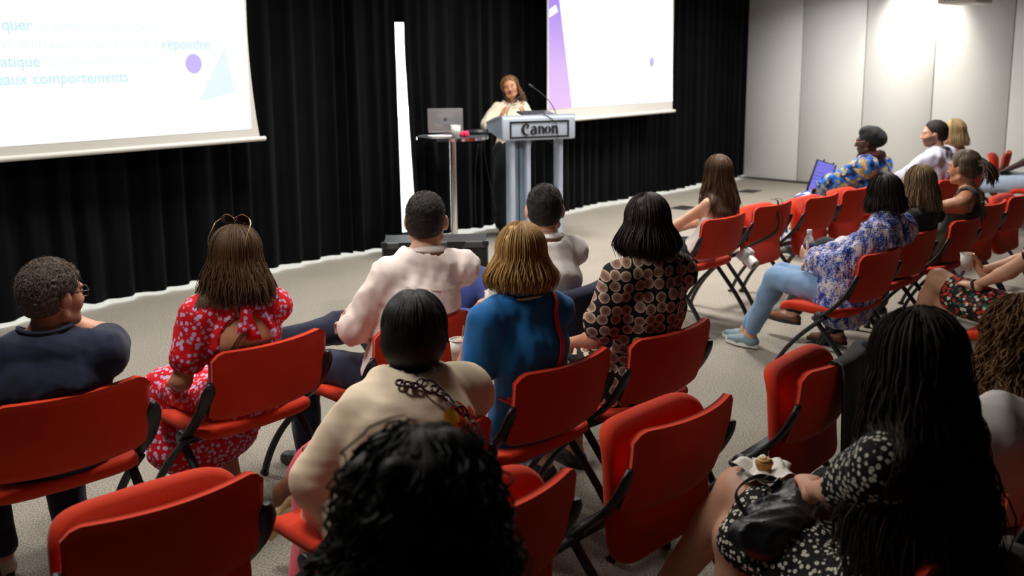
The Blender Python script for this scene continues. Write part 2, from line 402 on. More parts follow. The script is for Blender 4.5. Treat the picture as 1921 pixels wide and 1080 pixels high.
# right wall of tall folding panels with dark joints
wall_seg('wall_right', WS0 + WN * 0.03 - WD * 0.9, wend + WD * 1.3, mat('wall_joint_dark', (0.05, 0.05, 0.05), 0.8), out=WN)
wr = [o for o in COL.objects if o.name == 'wall_right'][0]
PW = 0.985
pme = None
for i in range(-1, 14):
    a = WS0 + WD * (0.842 + PW * (i - 1)); c = a + WD * PW / 2 + WN * 0.015
    if pme is None: pme = MB().rbox((0, 0, 0), (PW - 0.012, 0.03, CEIL - 0.03), 0.004, 1).data('panel', WALLW)
    o = link('panel', pme, wr); o.location = (c[0], c[1], CEIL / 2 + 0.008); o.rotation_euler = (0, 0, WAZ)
tag(MB().prism([tuple(p[:2]) for p in (WS0 - WD, wend, wend - WN * 0.012, WS0 - WD - WN * 0.012)], 0.035).obj('baseboard_right', mat('baseboard_grey', srgb(70, 68, 64), 0.6)), kind='structure')
# ceiling lamps (the light of each sits in its diffuser)
LF = MB()
for (s, d) in LAMPS:
    t = thing('ceiling_light', 'square recessed LED panel in the ceiling above the front rows', 'ceiling light', room(s, d, CEIL - 0.03), AZ, 'square ceiling light panels')
    f = MB()
    for sx in (-1, 1): f.box((sx * 0.3, 0, 0.005), (0.03, 0.63, 0.05)); f.box((0, sx * 0.3, 0.005), (0.63, 0.03, 0.05))
    f.obj('frame', WHITEM, t)
    MB().box((0, 0, 0.01), (0.58, 0.58, 0.012)).obj('diffuser', emit('lamp_diffuser', (1, 0.94, 0.85), 2.0), t)
# ------------------------------------------------------------------ curtains
def curtain_mat():
    m, nt, b = new_mat('curtain_cloth'); v = coords(nt)
    r = ramp(nt, noise(nt, v, 3.0, 4), [(0.3, (0.0016, 0.0018, 0.0024)), (0.7, (0.0030, 0.0033, 0.0042))])
    lk(nt, r.outputs[0], b.inputs['Base Color']); b.inputs['Roughness'].default_value = 0.9; b.inputs['Sheen Weight'].default_value = 0.02
    b.inputs['Specular IOR Level'].default_value = 0.08; bump(nt, b, noise(nt, v, 500, 2), 0.2, 0.003); return m
CURT = curtain_mat()
def curtain(s0, s1, seed, label, edge0=None, edge1=None, d0=0.0):
    g = np.random.default_rng(seed); n = int((s1 - s0) / 0.014); S = np.linspace(s0, s1, n)
    lam = 0.23 + 0.07 * np.interp(S, np.linspace(s0, s1, 40), g.normal(size=40)); ph = np.cumsum(np.full(n, (s1 - s0) / n) / np.clip(lam, 0.12, 0.4)) * 2 * np.pi
    amp = 0.038 * (0.6 + 0.5 * np.abs(np.interp(S, np.linspace(s0, s1, 60), g.normal(size=60))))
    low = 0.02 * np.interp(S, np.linspace(s0, s1, int((s1 - s0) / 0.5) + 2), g.normal(size=int((s1 - s0) / 0.5) + 2))
    hem = 0.036 + 0.010 * np.interp(S, np.linspace(s0, s1, int((s1 - s0) / 0.22) + 2), g.normal(size=int((s1 - s0) / 0.22) + 2))
    ZN = 26; P = np.zeros((n, ZN, 3))
    for j in range(ZN):
        t = j / (ZN - 1); z = np.clip(hem, 0.014, 0.06) * (1 - t) + (CEIL - 0.04) * t
        spread = 1.0 - 0.35 * t
        w = np.sin(ph + 0.25 * np.sin(3 * t + S)) + 0.28 * np.sin(2 * ph + 1.1 + S)
        d = d0 + amp * spread * w + low * (1 - t) - 0.0
        Sx = S.copy()
        if edge0 is not None: Sx = Sx + edge0(z) * np.clip(1 - (S - s0) / 0.6, 0, 1)
        if edge1 is not None: Sx = Sx + edge1(z) * np.clip(1 - (s1 - S) / 0.6, 0, 1)
        P[:, j] = C0 + E1 * Sx[:, None] - E2 * d[:, None]; P[:, j, 2] = z
    return tag(MB().sheet(P).obj('curtain', CURT, smooth=True), label, 'curtain', 'black pleated blackout curtains')
curtain(-4.6, 3.97, 3, 'long black pleated curtain behind the wide projection screen with slide text')
curtain(4.11, 11.32, 5, 'long black pleated curtain behind the speaker, reaching the white wall', edge0=lambda z: 0.12 * np.clip((2.0 - z) / 2.0, 0, 1))
RAIL = MB(); a, b = room(-4.6, 0, CEIL - 0.03), room(11.4, 0, CEIL - 0.03)
RAIL.tube([a, b], 0.016, 8).obj('curtain_rail', BLACKM)
tag([o for o in COL.objects if o.name == 'curtain_rail'][0], 'black curtain rail under the ceiling along the windows', 'curtain rail')
# ------------------------------------------------------------------ projection screens
SCR_D = 0.30
def P2(s, z, d=SCR_D): return room(s, d, z)
SCLOTH = mat('screen_cloth', srgb(216, 213, 207), 0.8, 0, 0.01)
SLIDE = emit('slide_white', (1, 1, 1), 1.35)
def text_mesh(body, size, mtl, bold=0.0):
    cu = bpy.data.curves.new('lettering', 'FONT'); cu.body = body; cu.size = size; cu.offset = bold; cu.resolution_u = 4
    o = bpy.data.objects.new('lettering', cu); COL.objects.link(o); bpy.context.view_layer.update()
    me = bpy.data.meshes.new_from_object(o.evaluated_get(bpy.context.evaluated_depsgraph_get())); me.name = 'lettering'
    bpy.data.objects.remove(o); bpy.data.curves.remove(cu); me.materials.clear(); me.materials.append(mtl)
    xs = [v.co.x for v in me.vertices]; return me, max(xs)
def screen(s0, s1, zb, ztop, margin, label, bow):
    root = thing('projection_screen', label, 'projection screen', room((s0 + s1) / 2, SCR_D, 0), AZ)
    hw = (s1 - s0) / 2; zs = np.linspace(zb, ztop, 24)
    ed = bow * np.sin(np.clip((zs - zb) / (ztop - zb), 0, 1) * np.pi) ** 0.8
    G = np.zeros((2, 24, 3)); G[0, :, 0] = -hw + ed; G[1, :, 0] = hw - ed; G[:, :, 2] = zs
    MB().sheet(G, 0.004).obj('cloth', SCLOTH, root)
    MB().tube([(-hw - 0.04, -0.004, zb - 0.012), (hw + 0.05, -0.004, zb - 0.012)], 0.021, 12).obj('weight_bar', WHITEM, root)
    MB().rbox((0, 0, ztop + 0.05), (2 * hw + 0.1, 0.12, 0.13), 0.03, 3).obj('case', WHITEM, root)
    return root, hw
def flat(root, pts, mtl, name, y=-0.006):
    P = [(x, y, z) for x, z in pts]; return MB().add(P + [(x, y - 0.0015, z) for x, z in [(p[0], p[2]) for p in P]], [tuple(range(len(P)))[::-1], tuple(range(len(P), 2 * len(P)))]).obj(name, mtl, root)
SL, SR = -1.35, 2.12
zb = 1.257
r1, hw1 = screen(SL, SR, zb, CEIL - 0.2, 0.06, 'wide projection screen showing slide text, a lilac dot and a pale triangle', 0.07)
c1 = (SL + SR) / 2
flat(r1, [(-hw1 + 0.1, zb + 0.075), (hw1 - 0.085, zb + 0.075), (hw1 - 0.09, zb + 1.9), (-hw1 + 0.1, zb + 1.9)], SLIDE, 'slide')
def lz(u, v, P, off): # local (x,z) on a screen from the photograph
    p = onplane(u, v, P - E2 * off, E2); return (p - P) @ E1, p[2]
PL = room(c1, SCR_D)
LIL = emit('slide_lilac', srgb(207, 190, 253), 1.0); CYA = emit('slide_pale_cyan', srgb(238, 252, 254), 1.0); CYT = emit('slide_text_cyan', srgb(206, 242, 248), 1.0); CYF = emit('slide_text_faint', srgb(232, 250, 252), 1.0)
x, z = lz(362, 119.5, PL, 0); flat(r1, [(x + 0.074 * math.cos(a), z + 0.078 * math.sin(a)) for a in np.linspace(0, 6.283, 36, endpoint=False)], LIL, 'slide_dot', -0.009)
flat(r1, [lz(*q, PL, 0) for q in ((370, 191), (440, 174), (420, 88))], CYA, 'slide_triangle', -0.009)
def slide_line(words, u, v, us, vs, size):
    x, z = lz(u, v, PL, 0); x0, z0 = lz(us, vs, PL, 0)
    for w, bold in [(w_, b_) for ws_, b_ in words for w_ in ws_.split()]:
        me, wdt = text_mesh(w, size, CYT if bold else CYF, 0.0025 if bold else 0.0)
        o = link('slide_text', me, r1); o.location = (x, -0.010, z); o.rotation_euler = (math.pi / 2, 0, 0); x += wdt + size * 0.28
slide_line([('quer', 1), ('le sexisme que vous', 0)], 2, 56, 0, 0, 0.112)
slide_line([('tous, au travail, pour mieux y', 0), ('répondre', 1)], -34, 92, 0, 0, 0.112)
slide_line([('atique', 1), ('et prévenir à adopter', 0)], 0, 126, 0, 0, 0.112)
slide_line([('veaux comportements', 1)], -22, 160, 0, 0, 0.112)
PR = room(7.4, SCR_D)
xl, _ = lz(1025, 100, PR, 0); xr, _ = lz(1263, 100, PR, 0)
r2, hw2 = screen(7.4 + xl, 7.4 + xr, 1.187, CEIL - 0.2, 0.06, 'smaller projection screen beside the lectern showing a slide with a violet band', 0.012)
c2 = 7.4 + (xl + xr) / 2; PR = room(c2, SCR_D)
flat(r2, [lz(*q, PR, 0) for q in ((1028, 205), (1261, 190), (1261.5, 0), (1261.5, -60), (1028, -60))], SLIDE, 'slide')
vm, vnt, vb = new_mat('slide_violet_band'); vnt.nodes.remove(vb); ve = vnt.nodes.new('ShaderNodeEmission')
sx = vnt.nodes.new('ShaderNodeSeparateXYZ'); lk(vnt, coords(vnt), sx.inputs[0])
rr = ramp(vnt, mth(vnt, 'MULTIPLY_ADD', sx.outputs[2], 0.8, -1.0), [(0.0, srgb(247, 206, 255)), (0.4, srgb(232, 196, 253)), (1.0, srgb(180, 150, 245))])
lk(vnt, rr.outputs[0], ve.inputs[0]); lk(vnt, ve.outputs[0], vnt.nodes['Material Output'].inputs[0])
flat(r2, [lz(*q, PR, 0) for q in ((1028, 205), (1072, 201.5), (1048, 0), (1041, -60), (1028, -60))], vm, 'slide_band', -0.009)
flat(r2, [lz(*q, PR, 0) for q in ((1029, 33), (1045, 22), (1041, 9), (1029, 18))], SLIDE, 'slide_mark', -0.012)
flat(r2, [(lambda q: (q[0] + 0.052 * math.cos(a), q[1] + 0.060 * math.sin(a)))(lz(1221.5, 116.5, PR, 0)) for a in np.linspace(0, 6.283, 30, endpoint=False)], LIL, 'slide_dot', -0.009)
# floor sockets
for (u, v, lb) in ((1406, 359, 'dark floor socket plate nearest the white wall'), (1282, 390, 'dark floor socket plate beside the long-haired girl in white')):
    p = atz(u, v, 0.0); t = thing('floor_socket', lb, 'floor socket', p, AZ, 'floor socket plates')
    MB().rbox((0, 0, 0.004), (0.3, 0.24, 0.008), 0.003, 1).obj('plate', mat('socket_dark', srgb(48, 46, 42), 0.5), t)
    MB().rbox((0, 0, 0.009), (0.2, 0.14, 0.006), 0.002, 1).obj('lid', mat('socket_lid', srgb(40, 38, 36), 0.45), t)
# projector hanging from the ceiling
p = aty(1810, 9, 11.6)
t = thing('projector', 'white projector hanging from the ceiling in front of the panelled wall', 'projector', (p[0], p[1], p[2]), AZ)
PZ = 0.0
MB().rbox((0, 0, 0.08), (0.58, 0.42, 0.15), 0.025, 3).obj('housing', WHITEM, t)
MB().lathe([(0.045, 0), (0.05, 0.02), (0.05, 0.05), (0.04, 0.05)], 20, (0.16, 0.2, 0.08), Rx(-math.pi / 2)).obj('lens', BLACKM, t)
MB().tube([(0, 0, 0.15), (0, 0, CEIL - p[2])], 0.02, 10).obj('ceiling_mount', WHITEM, t)
v = MB()
for i in range(7): v.box((-0.29, -0.12 + i * 0.04, 0.08), (0.006, 0.02, 0.08))
v.obj('vent', mat('vent_grey', srgb(90, 90, 90), 0.6), t)
# wall-washer above the white panels
q = WS0 + WD * 2.62 - WN * 0.42
t = thing('wall_washer', 'small round downlight close to the white panelled wall', 'downlight', (q[0], q[1], CEIL - 0.10))
MB().lathe([(0.07, 0.1), (0.075, 0.0), (0.06, 0.0), (0.05, 0.03)], 24, cap=False).obj('housing', WHITEM, t)
sl = bpy.data.lights.new('wall_washer_light', 'SPOT'); sl.energy = 150; sl.spot_size = math.radians(85); sl.spot_blend = 0.9; sl.color = (1, 0.93, 0.8); sl.shadow_soft_size = 0.06
so = bpy.data.objects.new('wall_washer_light', sl); COL.objects.link(so); so.location = (q[0], q[1], CEIL - 0.13)
aim = Vector(WS0 + WD * 2.60 + np.array([0, 0, 2.35])) - so.location; so.rotation_euler = aim.to_track_quat('-Z', 'Y').to_euler()
# ------------------------------------------------------------------ tip-up chairs
RED = mat('red_upholstery', (0.60, 0.032, 0.004), 0.8, 0, 0.08, 4.0, 420, 0.3, 0.2, 0.1)
BLKP = mat('black_plastic', (0.010, 0.010, 0.011), 0.42, 0, 0.1, 20)
def chair_meshes():
    D = {}
    # backrest: shallow wrap-round panel, top corners rounded
    nu, nv = 25, 11; G = np.zeros((nu, nv, 3)); hw = 0.274
    for i, a in enumerate(np.linspace(-1, 1, nu)):
        top = 0.815 - 0.034 * max(0, (abs(a) - 0.80) / 0.20) ** 2.2 - 0.006 * (1 - a * a)
        bot = 0.535 + 0.012 * max(0, (abs(a) - 0.85) / 0.15) ** 2 - 0.012 * (1 - a * a)
        for j, b in enumerate(np.linspace(0, 1, nv)):
            z = bot + (top - bot) * b
            y = -0.275 - 0.070 * b + 0.055 * a * a * (0.75 + 0.25 * b) - 0.012 * math.sin(b * math.pi)
            G[i, j] = (a * hw * (0.985 + 0.015 * b), y, z)
    bm = MB().sheet(G, -0.024); D['backrest'] = bm.data('backrest', RED)
    # seat
    n = 33; ring = []
    for t in np.linspace(0, 2 * math.pi, 44, endpoint=False):
        c, s = math.cos(t), math.sin(t); e = 0.32
        ring.append((0.268 * abs(c) ** e * np.sign(c), 0.23 * abs(s) ** e * np.sign(s)))
    V = []; lay = [(0.93, -0.028), (0.99, -0.018), (1.0, 0.0), (0.985, 0.016), (0.93, 0.024), (0.5, 0.018), (0.0, 0.016)]
    for (k, z) in lay:
        for (x, y) in ring:
            yy = y * k; zz = z - 0.035 * max(0, (yy - 0.12) / 0.1) ** 2 + 0.02 * max(0, (-yy - 0.12) / 0.1) ** 2; V.append((x * k, yy, zz + 0.012 * (x * k / 0.268) ** 2))
    m_ = len(ring); F = [(i * m_ + j, i * m_ + (j + 1) % m_, (i + 1) * m_ + (j + 1) % m_, (i + 1) * m_ + j) for i in range(len(lay) - 1) for j in range(m_)]
    F.append(tuple(range(m_))[::-1]); D['seat'] = MB().add(V, F).data('seat', RED)
    for sg, nm in ((-1, 'arm_l'), (1, 'arm_r')):
        P = bez([(sg * 0.284, -0.285, 0.70), (sg * 0.288, -0.258, 0.60), (sg * 0.291, -0.19, 0.52), (sg * 0.293, -0.075, 0.432)], 14)
        r = np.interp(np.linspace(0, 1, 14), [0, 0.12, 0.5, 0.85, 1], [0.012, 0.033, 0.034, 0.027, 0.024]); D[nm] = MB().tube(P, np.stack([np.full(14, 0.012), r], 1) if True else r, 10, flat=(1, 0, 0)).data('side_arm', BLKP)
        D['knob' + nm[-1]] = MB().lathe([(0.03, -0.014), (0.032, -0.008), (0.032, 0.008), (0.028, 0.014)], 16, (sg * 0.293, -0.075, 0.435), Ry(math.pi / 2)).data('knob', BLKP)
        f = bez([(sg * 0.293, -0.11, 0.44), (sg * 0.293, -0.02, 0.36), (sg * 0.293, 0.15, 0.24), (sg * 0.293, 0.235, 0.012)], 12)
        D['lf' + nm[-1]] = MB().tube(f, np.stack([np.full(12, 0.013), np.full(12, 0.020)], 1), 8, flat=(1, 0, 0)).data('leg', BLACKM)
        f = bez([(sg * 0.277, -0.03, 0.43), (sg * 0.277, -0.10, 0.33), (sg * 0.279, -0.26, 0.20), (sg * 0.281, -0.345, 0.012)], 12)
        D['lr' + nm[-1]] = MB().tube(f, np.stack([np.full(12, 0.013), np.full(12, 0.020)], 1), 8, flat=(1, 0, 0)).data('leg', BLACKM)
        D['ff' + nm[-1]] = MB().rbox((sg * 0.293, 0.238, 0.009), (0.028, 0.045, 0.018), 0.006, 1).data('foot_cap', BLKP)
        D['fr' + nm[-1]] = MB().rbox((sg * 0.281, -0.348, 0.009), (0.028, 0.045, 0.018), 0.006, 1).data('foot_cap', BLKP)
    D['bar'] = MB().tube([(-0.293, -0.075, 0.425), (0.293, -0.075, 0.425)], 0.019, 10).box((0, -0.05, 0.412), (0.54, 0.07, 0.016)).data('crossbar', BLACKM)
    return D
CH = chair_meshes()
def chair(px, label, az=48.0, up=False, z=0.79, corner=0.262, loc=None):
    """px: where the top right corner of the back shows"""
    a = math.radians(az); R = Rz(a)
    if loc is None:
        P = atz(px[0], px[1], z); loc = P - R @ np.array([corner, -0.29, 0]); loc[2] = 0
    loc = np.asarray(loc, float)
    t = thing('folding_chair', label, 'chair', loc, a, 'red tip-up conference chairs')
    link('backrest', CH['backrest'], t)
    s = link('seat', CH['seat'], t)
    if up: s.location = (0, -0.175, 0.565); s.rotation_euler = (math.radians(86), 0, 0)
    else: s.location = (0, 0.0, 0.452); s.rotation_euler = (math.radians(2), 0, 0)
    for k in 'lr':
        link('side_arm', CH['arm_' + k], t); link('knob', CH['knob' + k], t)
        for q in 'fr':
            l = link('leg', CH['l' + q + k], t); link('foot_cap', CH['f' + q + k], l)
    link('crossbar', CH['bar'], t)
    return t, loc, a
# ------------------------------------------------------------------ people
SPK = np.array([0.25, 10.55, 1.58])          # the speaker's face: where the audience looks
LIP = mat('lips', srgb(150, 78, 68), 0.45); EYEW = mat('eye_white', srgb(225, 220, 212), 0.25); IRIS = mat('iris', srgb(52, 36, 24), 0.2)
def head_prims(S, H, R, s=1.0, ears=True, k=0.02):
    """H head centre, R columns = right, forward, up"""
    def P(x, y, z): return H + R @ (np.array([x, y, z]) * s)
    S.ell(P(0, -0.018, 0.030), np.array([0.074, 0.094, 0.084]) * s, R, k)
    S.ell(P(0, 0.030, -0.020), np.array([0.060, 0.062, 0.080]) * s, R, 0.03)
    S.ell(P(0, 0.055, -0.088), np.array([0.032, 0.030, 0.024]) * s, R, 0.03)
    for g in (-1, 1):
        S.ell(P(g * 0.038, 0.052, -0.030), np.array([0.026, 0.028, 0.03]) * s, R, 0.025)
        S.cone(P(g * 0.055, 0.0, -0.07), P(g * 0.03, 0.06, -0.09), 0.018 * s, 0.018 * s, 0.025)
        S.cone(P(g * 0.012, 0.088, 0.026), P(g * 0.046, 0.074, 0.026), 0.009 * s, 0.008 * s, 0.012)
        S.ell(P(g * 0.031, 0.076, 0.006), np.array([0.014, 0.012, 0.010]) * s, R, 0.006)
        S.ell(P(g * 0.012, 0.100, -0.032), np.array([0.008, 0.009, 0.007]) * s, R, 0.006)
        if ears:
            S.ell(P(g * 0.080, -0.012, -0.010), np.array([0.011, 0.021, 0.032]) * s, R @ Rz(g * -0.35), 0.006)
    S.cone(P(0, 0.086, 0.020), P(0, 0.108, -0.026), 0.007 * s, 0.011 * s, 0.014)
    S.ell(P(0, 0.087, -0.056), np.array([0.022, 0.011, 0.006]) * s, R, 0.006)
    S.ell(P(0, 0.085, -0.068), np.array([0.020, 0.011, 0.007]) * s, R, 0.006)
def hand_prims(S, W, d, n, side, curl=0.5, spread=0.15, s=1.0, thumb=0.6):
    """W wrist, d direction of the fingers, n palm normal, side +1 right hand"""
    d = unit(d); n = unit(n - d * (n @ d)); x = np.cross(d, n) * side      # x points to the thumb side
    S.cone(W - d * 0.03, W + d * 0.02, 0.026 * s, 0.025 * s, 0.015)
    K = W + d * 0.085 * s
    S.slab(W + d * 0.015 * s, K, x, 0.028 * s, 0.016 * s, 0.039 * s, 0.013 * s, 0.012)
    for i, (o, L) in enumerate(((0.029, 0.070), (0.010, 0.080), (-0.010, 0.074), (-0.028, 0.058))):
        p = K + x * o * s - d * 0.004; dd = unit(d + x * o * spread * 14); c = curl * (1 + 0.08 * i); r = (0.0088 - 0.0004 * i) * s
        nn = n
        for q, (f, a) in enumerate(((0.45, 0.55), (0.31, 0.8), (0.24, 0.6))):
            ang = c * a * 1.6; d2 = unit(dd * math.cos(ang) + nn * math.sin(ang)); nn = unit(nn * math.cos(ang) - dd * math.sin(ang)); dd = d2
            e = p + dd * L * f * s; S.cone(p, e, r, r * 0.92, 0.003); p = e; r *= 0.92
    p = W + d * 0.02 * s + x * 0.022 * s; dd = unit(d * 0.75 + x * 0.75 + n * 0.35); r = 0.0115 * s
    for f, a in ((0.042, 0.0), (0.034, 0.35 * thumb), (0.028, 0.45 * thumb)):
        dd = unit(dd * math.cos(a) + unit(n * 0.6 - x * 0.5 + d * 0.3) * math.sin(a)); e = p + dd * f * s; S.cone(p, e, r, r * 0.9, 0.005); p = e; r *= 0.88
def ik(a, c, l1, l2, pole):
    a = np.asarray(a, float); c = np.asarray(c, float); v = c - a; D = np.linalg.norm(v); D2 = min(D, (l1 + l2) * 0.995); u = v / (D + 1e-9); c2 = a + u * D2
    x = (l1 * l1 - l2 * l2 + D2 * D2) / (2 * D2); h = math.sqrt(max(l1 * l1 - x * x, 0)); p = np.asarray(pole, float); p = unit(p - u * (p @ u))
    return a + u * x + p * h, c2
def to_local(P, loc, yaw): return Rz(-yaw) @ (np.asarray(P, float) - loc)
HV = {}
def locks(mb, H, R, n, L, seed, amax=118, rx=0.084, ry=0.104, rz=0.098, lay=0.018, prof=None, wave=0.004, wf=5.0, curl=0.0, cf=9.0, r=0.0062, seg=14, part=0.0, avoid=None, lmin=0.75, end=0.25, drift=(0, 0), amin=None, fluff=0.0, top0=4, side=5):
    g = np.random.default_rng(seed); al = -amax if amin is None else amin
    for i in range(n):
        a = math.radians(g.uniform(al, amax)); t0 = math.radians(g.uniform(top0, 70) if g.random() < 0.65 else g.uniform(top0, 22)); lr = g.uniform(0, 1); Li = L * g.uniform(lmin, 1.0) if L > 0 else 0
        ro = 1 + lay * 8 * (lr - 0.3) * 0.6; ph = g.random(4) * 6.28; wa = wave * g.uniform(0.5, 1.6)
        t1 = math.radians(100); arc = 0.10 * (t1 - t0); tot = arc + Li; pts = []
        dr = g.normal(size=2) * 0.018
        for q in np.linspace(0, 1, seg):
            sdist = q * tot; th = t0 + min(sdist, arc) / 0.10; dp = max(0.0, sdist - arc); thc = min(th, math.pi / 2); f = dp / max(L, 1e-6)
            px, py = (1.0, 0.0) if prof is None else prof(f, a)
            x = rx * ro * math.sin(thc) * math.sin(a) * px; y = -ry * ro * math.sin(thc) * math.cos(a) * (1 if prof is None else (0.5 + 0.5 * px)) + py; z = rz * ro * math.cos(th) + 0.022 - dp
            x += part * (1 - math.sin(thc)); y -= 0.012
            x += wa * math.sin(wf * dp * 6.28 + ph[0]) + dr[0] * f + drift[0] * f; y += wa * math.sin(wf * dp * 6.28 * 0.8 + ph[1]) + dr[1] * f + drift[1] * f
            if curl:
                cq = curl * min(1, sdist / 0.08); x += cq * math.sin(cf * sdist * 6.28 + ph[2]); y += cq * math.cos(cf * sdist * 6.28 + ph[2]) ; z += cq * 0.5 * math.sin(cf * sdist * 6.28 + ph[3])
            pts.append((x, y, z))
        P = H + np.array(pts) @ R.T
        if fluff: P += (P - H) * fluff * g.normal() * 0.5
        if avoid is not None:
            for _ in range(3):
                dv = avoid.at(P) - 0.016; m = dv < 0
                if not m.any(): break
                P[m] += (-R[:, 1] * 1.0 + np.array([0, 0, 0.1])) * (-dv[m])[:, None] * 1.1
        rad = r * g.uniform(0.7, 1.25) * np.interp(np.linspace(0, 1, seg), [0, 0.1, 0.7, 1], [0.6, 1, 0.9, end]); mb.tube(P, rad, side, cap=False)
def hair_volume(H, R, t=0.012, face=True, nape=-0.075, amp=0.003, fr=90, seed=1, h=0.006, low=None, brow=0.0, s=1.0, ears=False):
    S = Sdf(0.02)
    def P(x, y, z): return H + R @ np.array([x, y, z]) * s
    S.ell(P(0, -0.018, 0.030), np.array((0.074 + t, 0.094 + t, 0.084 + t)) * s, R); S.ell(P(0, -0.03, -0.02), np.array((0.068 + t, 0.075 + t, 0.07)) * s, R, 0.03)
    if low: low(S, P)
    g = np.random.default_rng(seed); W = g.normal(size=(6, 3)) * fr; ph = g.random(6) * 6.28
    def disp(X, Y, Z):
        v = 0
        for w, p in zip(W, ph): v = v + np.sin(X * w[0] + Y * w[1] + Z * w[2] + p)
        return v * amp / 2.4
    S.disp = disp
    if ears:
        for g in (-1, 1):
            e_ = P(g * 0.088, -0.006, -0.014); S.carve.append(lambda X, Y, Z, e_=e_: np.sqrt((X - e_[0]) ** 2 + (Y - e_[1]) ** 2 + (Z - e_[2]) ** 2) - 0.036 * s)
    if face:
        n1 = R @ unit([0, 1, -0.80]); p1 = P(0, 0.024 + brow, 0.020)
        S.cut.append(lambda X, Y, Z: (X - p1[0]) * n1[0] + (Y - p1[1]) * n1[1] + (Z - p1[2]) * n1[2])
        n2 = R @ unit([0, 0.25, -1]); p2 = P(0, -0.08, nape)
        S.cut.append(lambda X, Y, Z: (X - p2[0]) * n2[0] + (Y - p2[1]) * n2[1] + (Z - p2[2]) * n2[2])
    return S.mesh(h)
def tufts(mb, H, R, t, n, seed, ln=0.015, lift=0.004, r=0.0015, brow=0.0, nape=-0.07, s=1.0, messy=0.5):
    g = np.random.default_rng(seed); c = np.array([0, -0.018, 0.030]); rad = np.array([0.074 + t, 0.094 + t, 0.084 + t]); k = 0
    while k < n:
        d = unit(g.normal(size=3)); p = c + d * rad * 0.985
        if (p[1] - 0.024 - brow) - 0.8 * (p[2] - 0.02) > -0.002 or p[2] < nape + 0.012 or (abs(abs(p[0]) - 0.088) ** 2 + (p[1] + 0.006) ** 2 + (p[2] + 0.014) ** 2) < 0.0014: continue
        k += 1; nm = unit(d / rad); tg = np.array([0.25 * np.sign(p[0]) * abs(p[0]) / 0.08, -0.5 if p[2] > 0.06 else -0.25, -0.3 if p[2] > 0.06 else -1.0]) + g.normal(size=3) * messy; tg = unit(tg - nm * (tg @ nm))
        L = ln * g.uniform(0.6, 1.3); pts = [p + tg * L * q + nm * (lift * q ** 1.5 * g.uniform(0.3, 1.2) - 0.001) for q in (0, 0.35, 0.7, 1.0)]
        mb.tube(H + (np.array(pts) * s) @ R.T, np.array([r, r, r * 0.8, r * 0.3]) * s, 3, cap=False)
def onto(S, P, lift):
    for _ in range(6):
        d = S.at(P) - lift; e = 0.004; gr = np.stack([S.at(P + np.eye(3)[i] * e) - S.at(P - np.eye(3)[i] * e) for i in range(3)], 1); gr /= np.linalg.norm(gr, axis=1, keepdims=True) + 1e-9; P = P - gr * d[:, None] * 0.8
    return P
class Person: pass
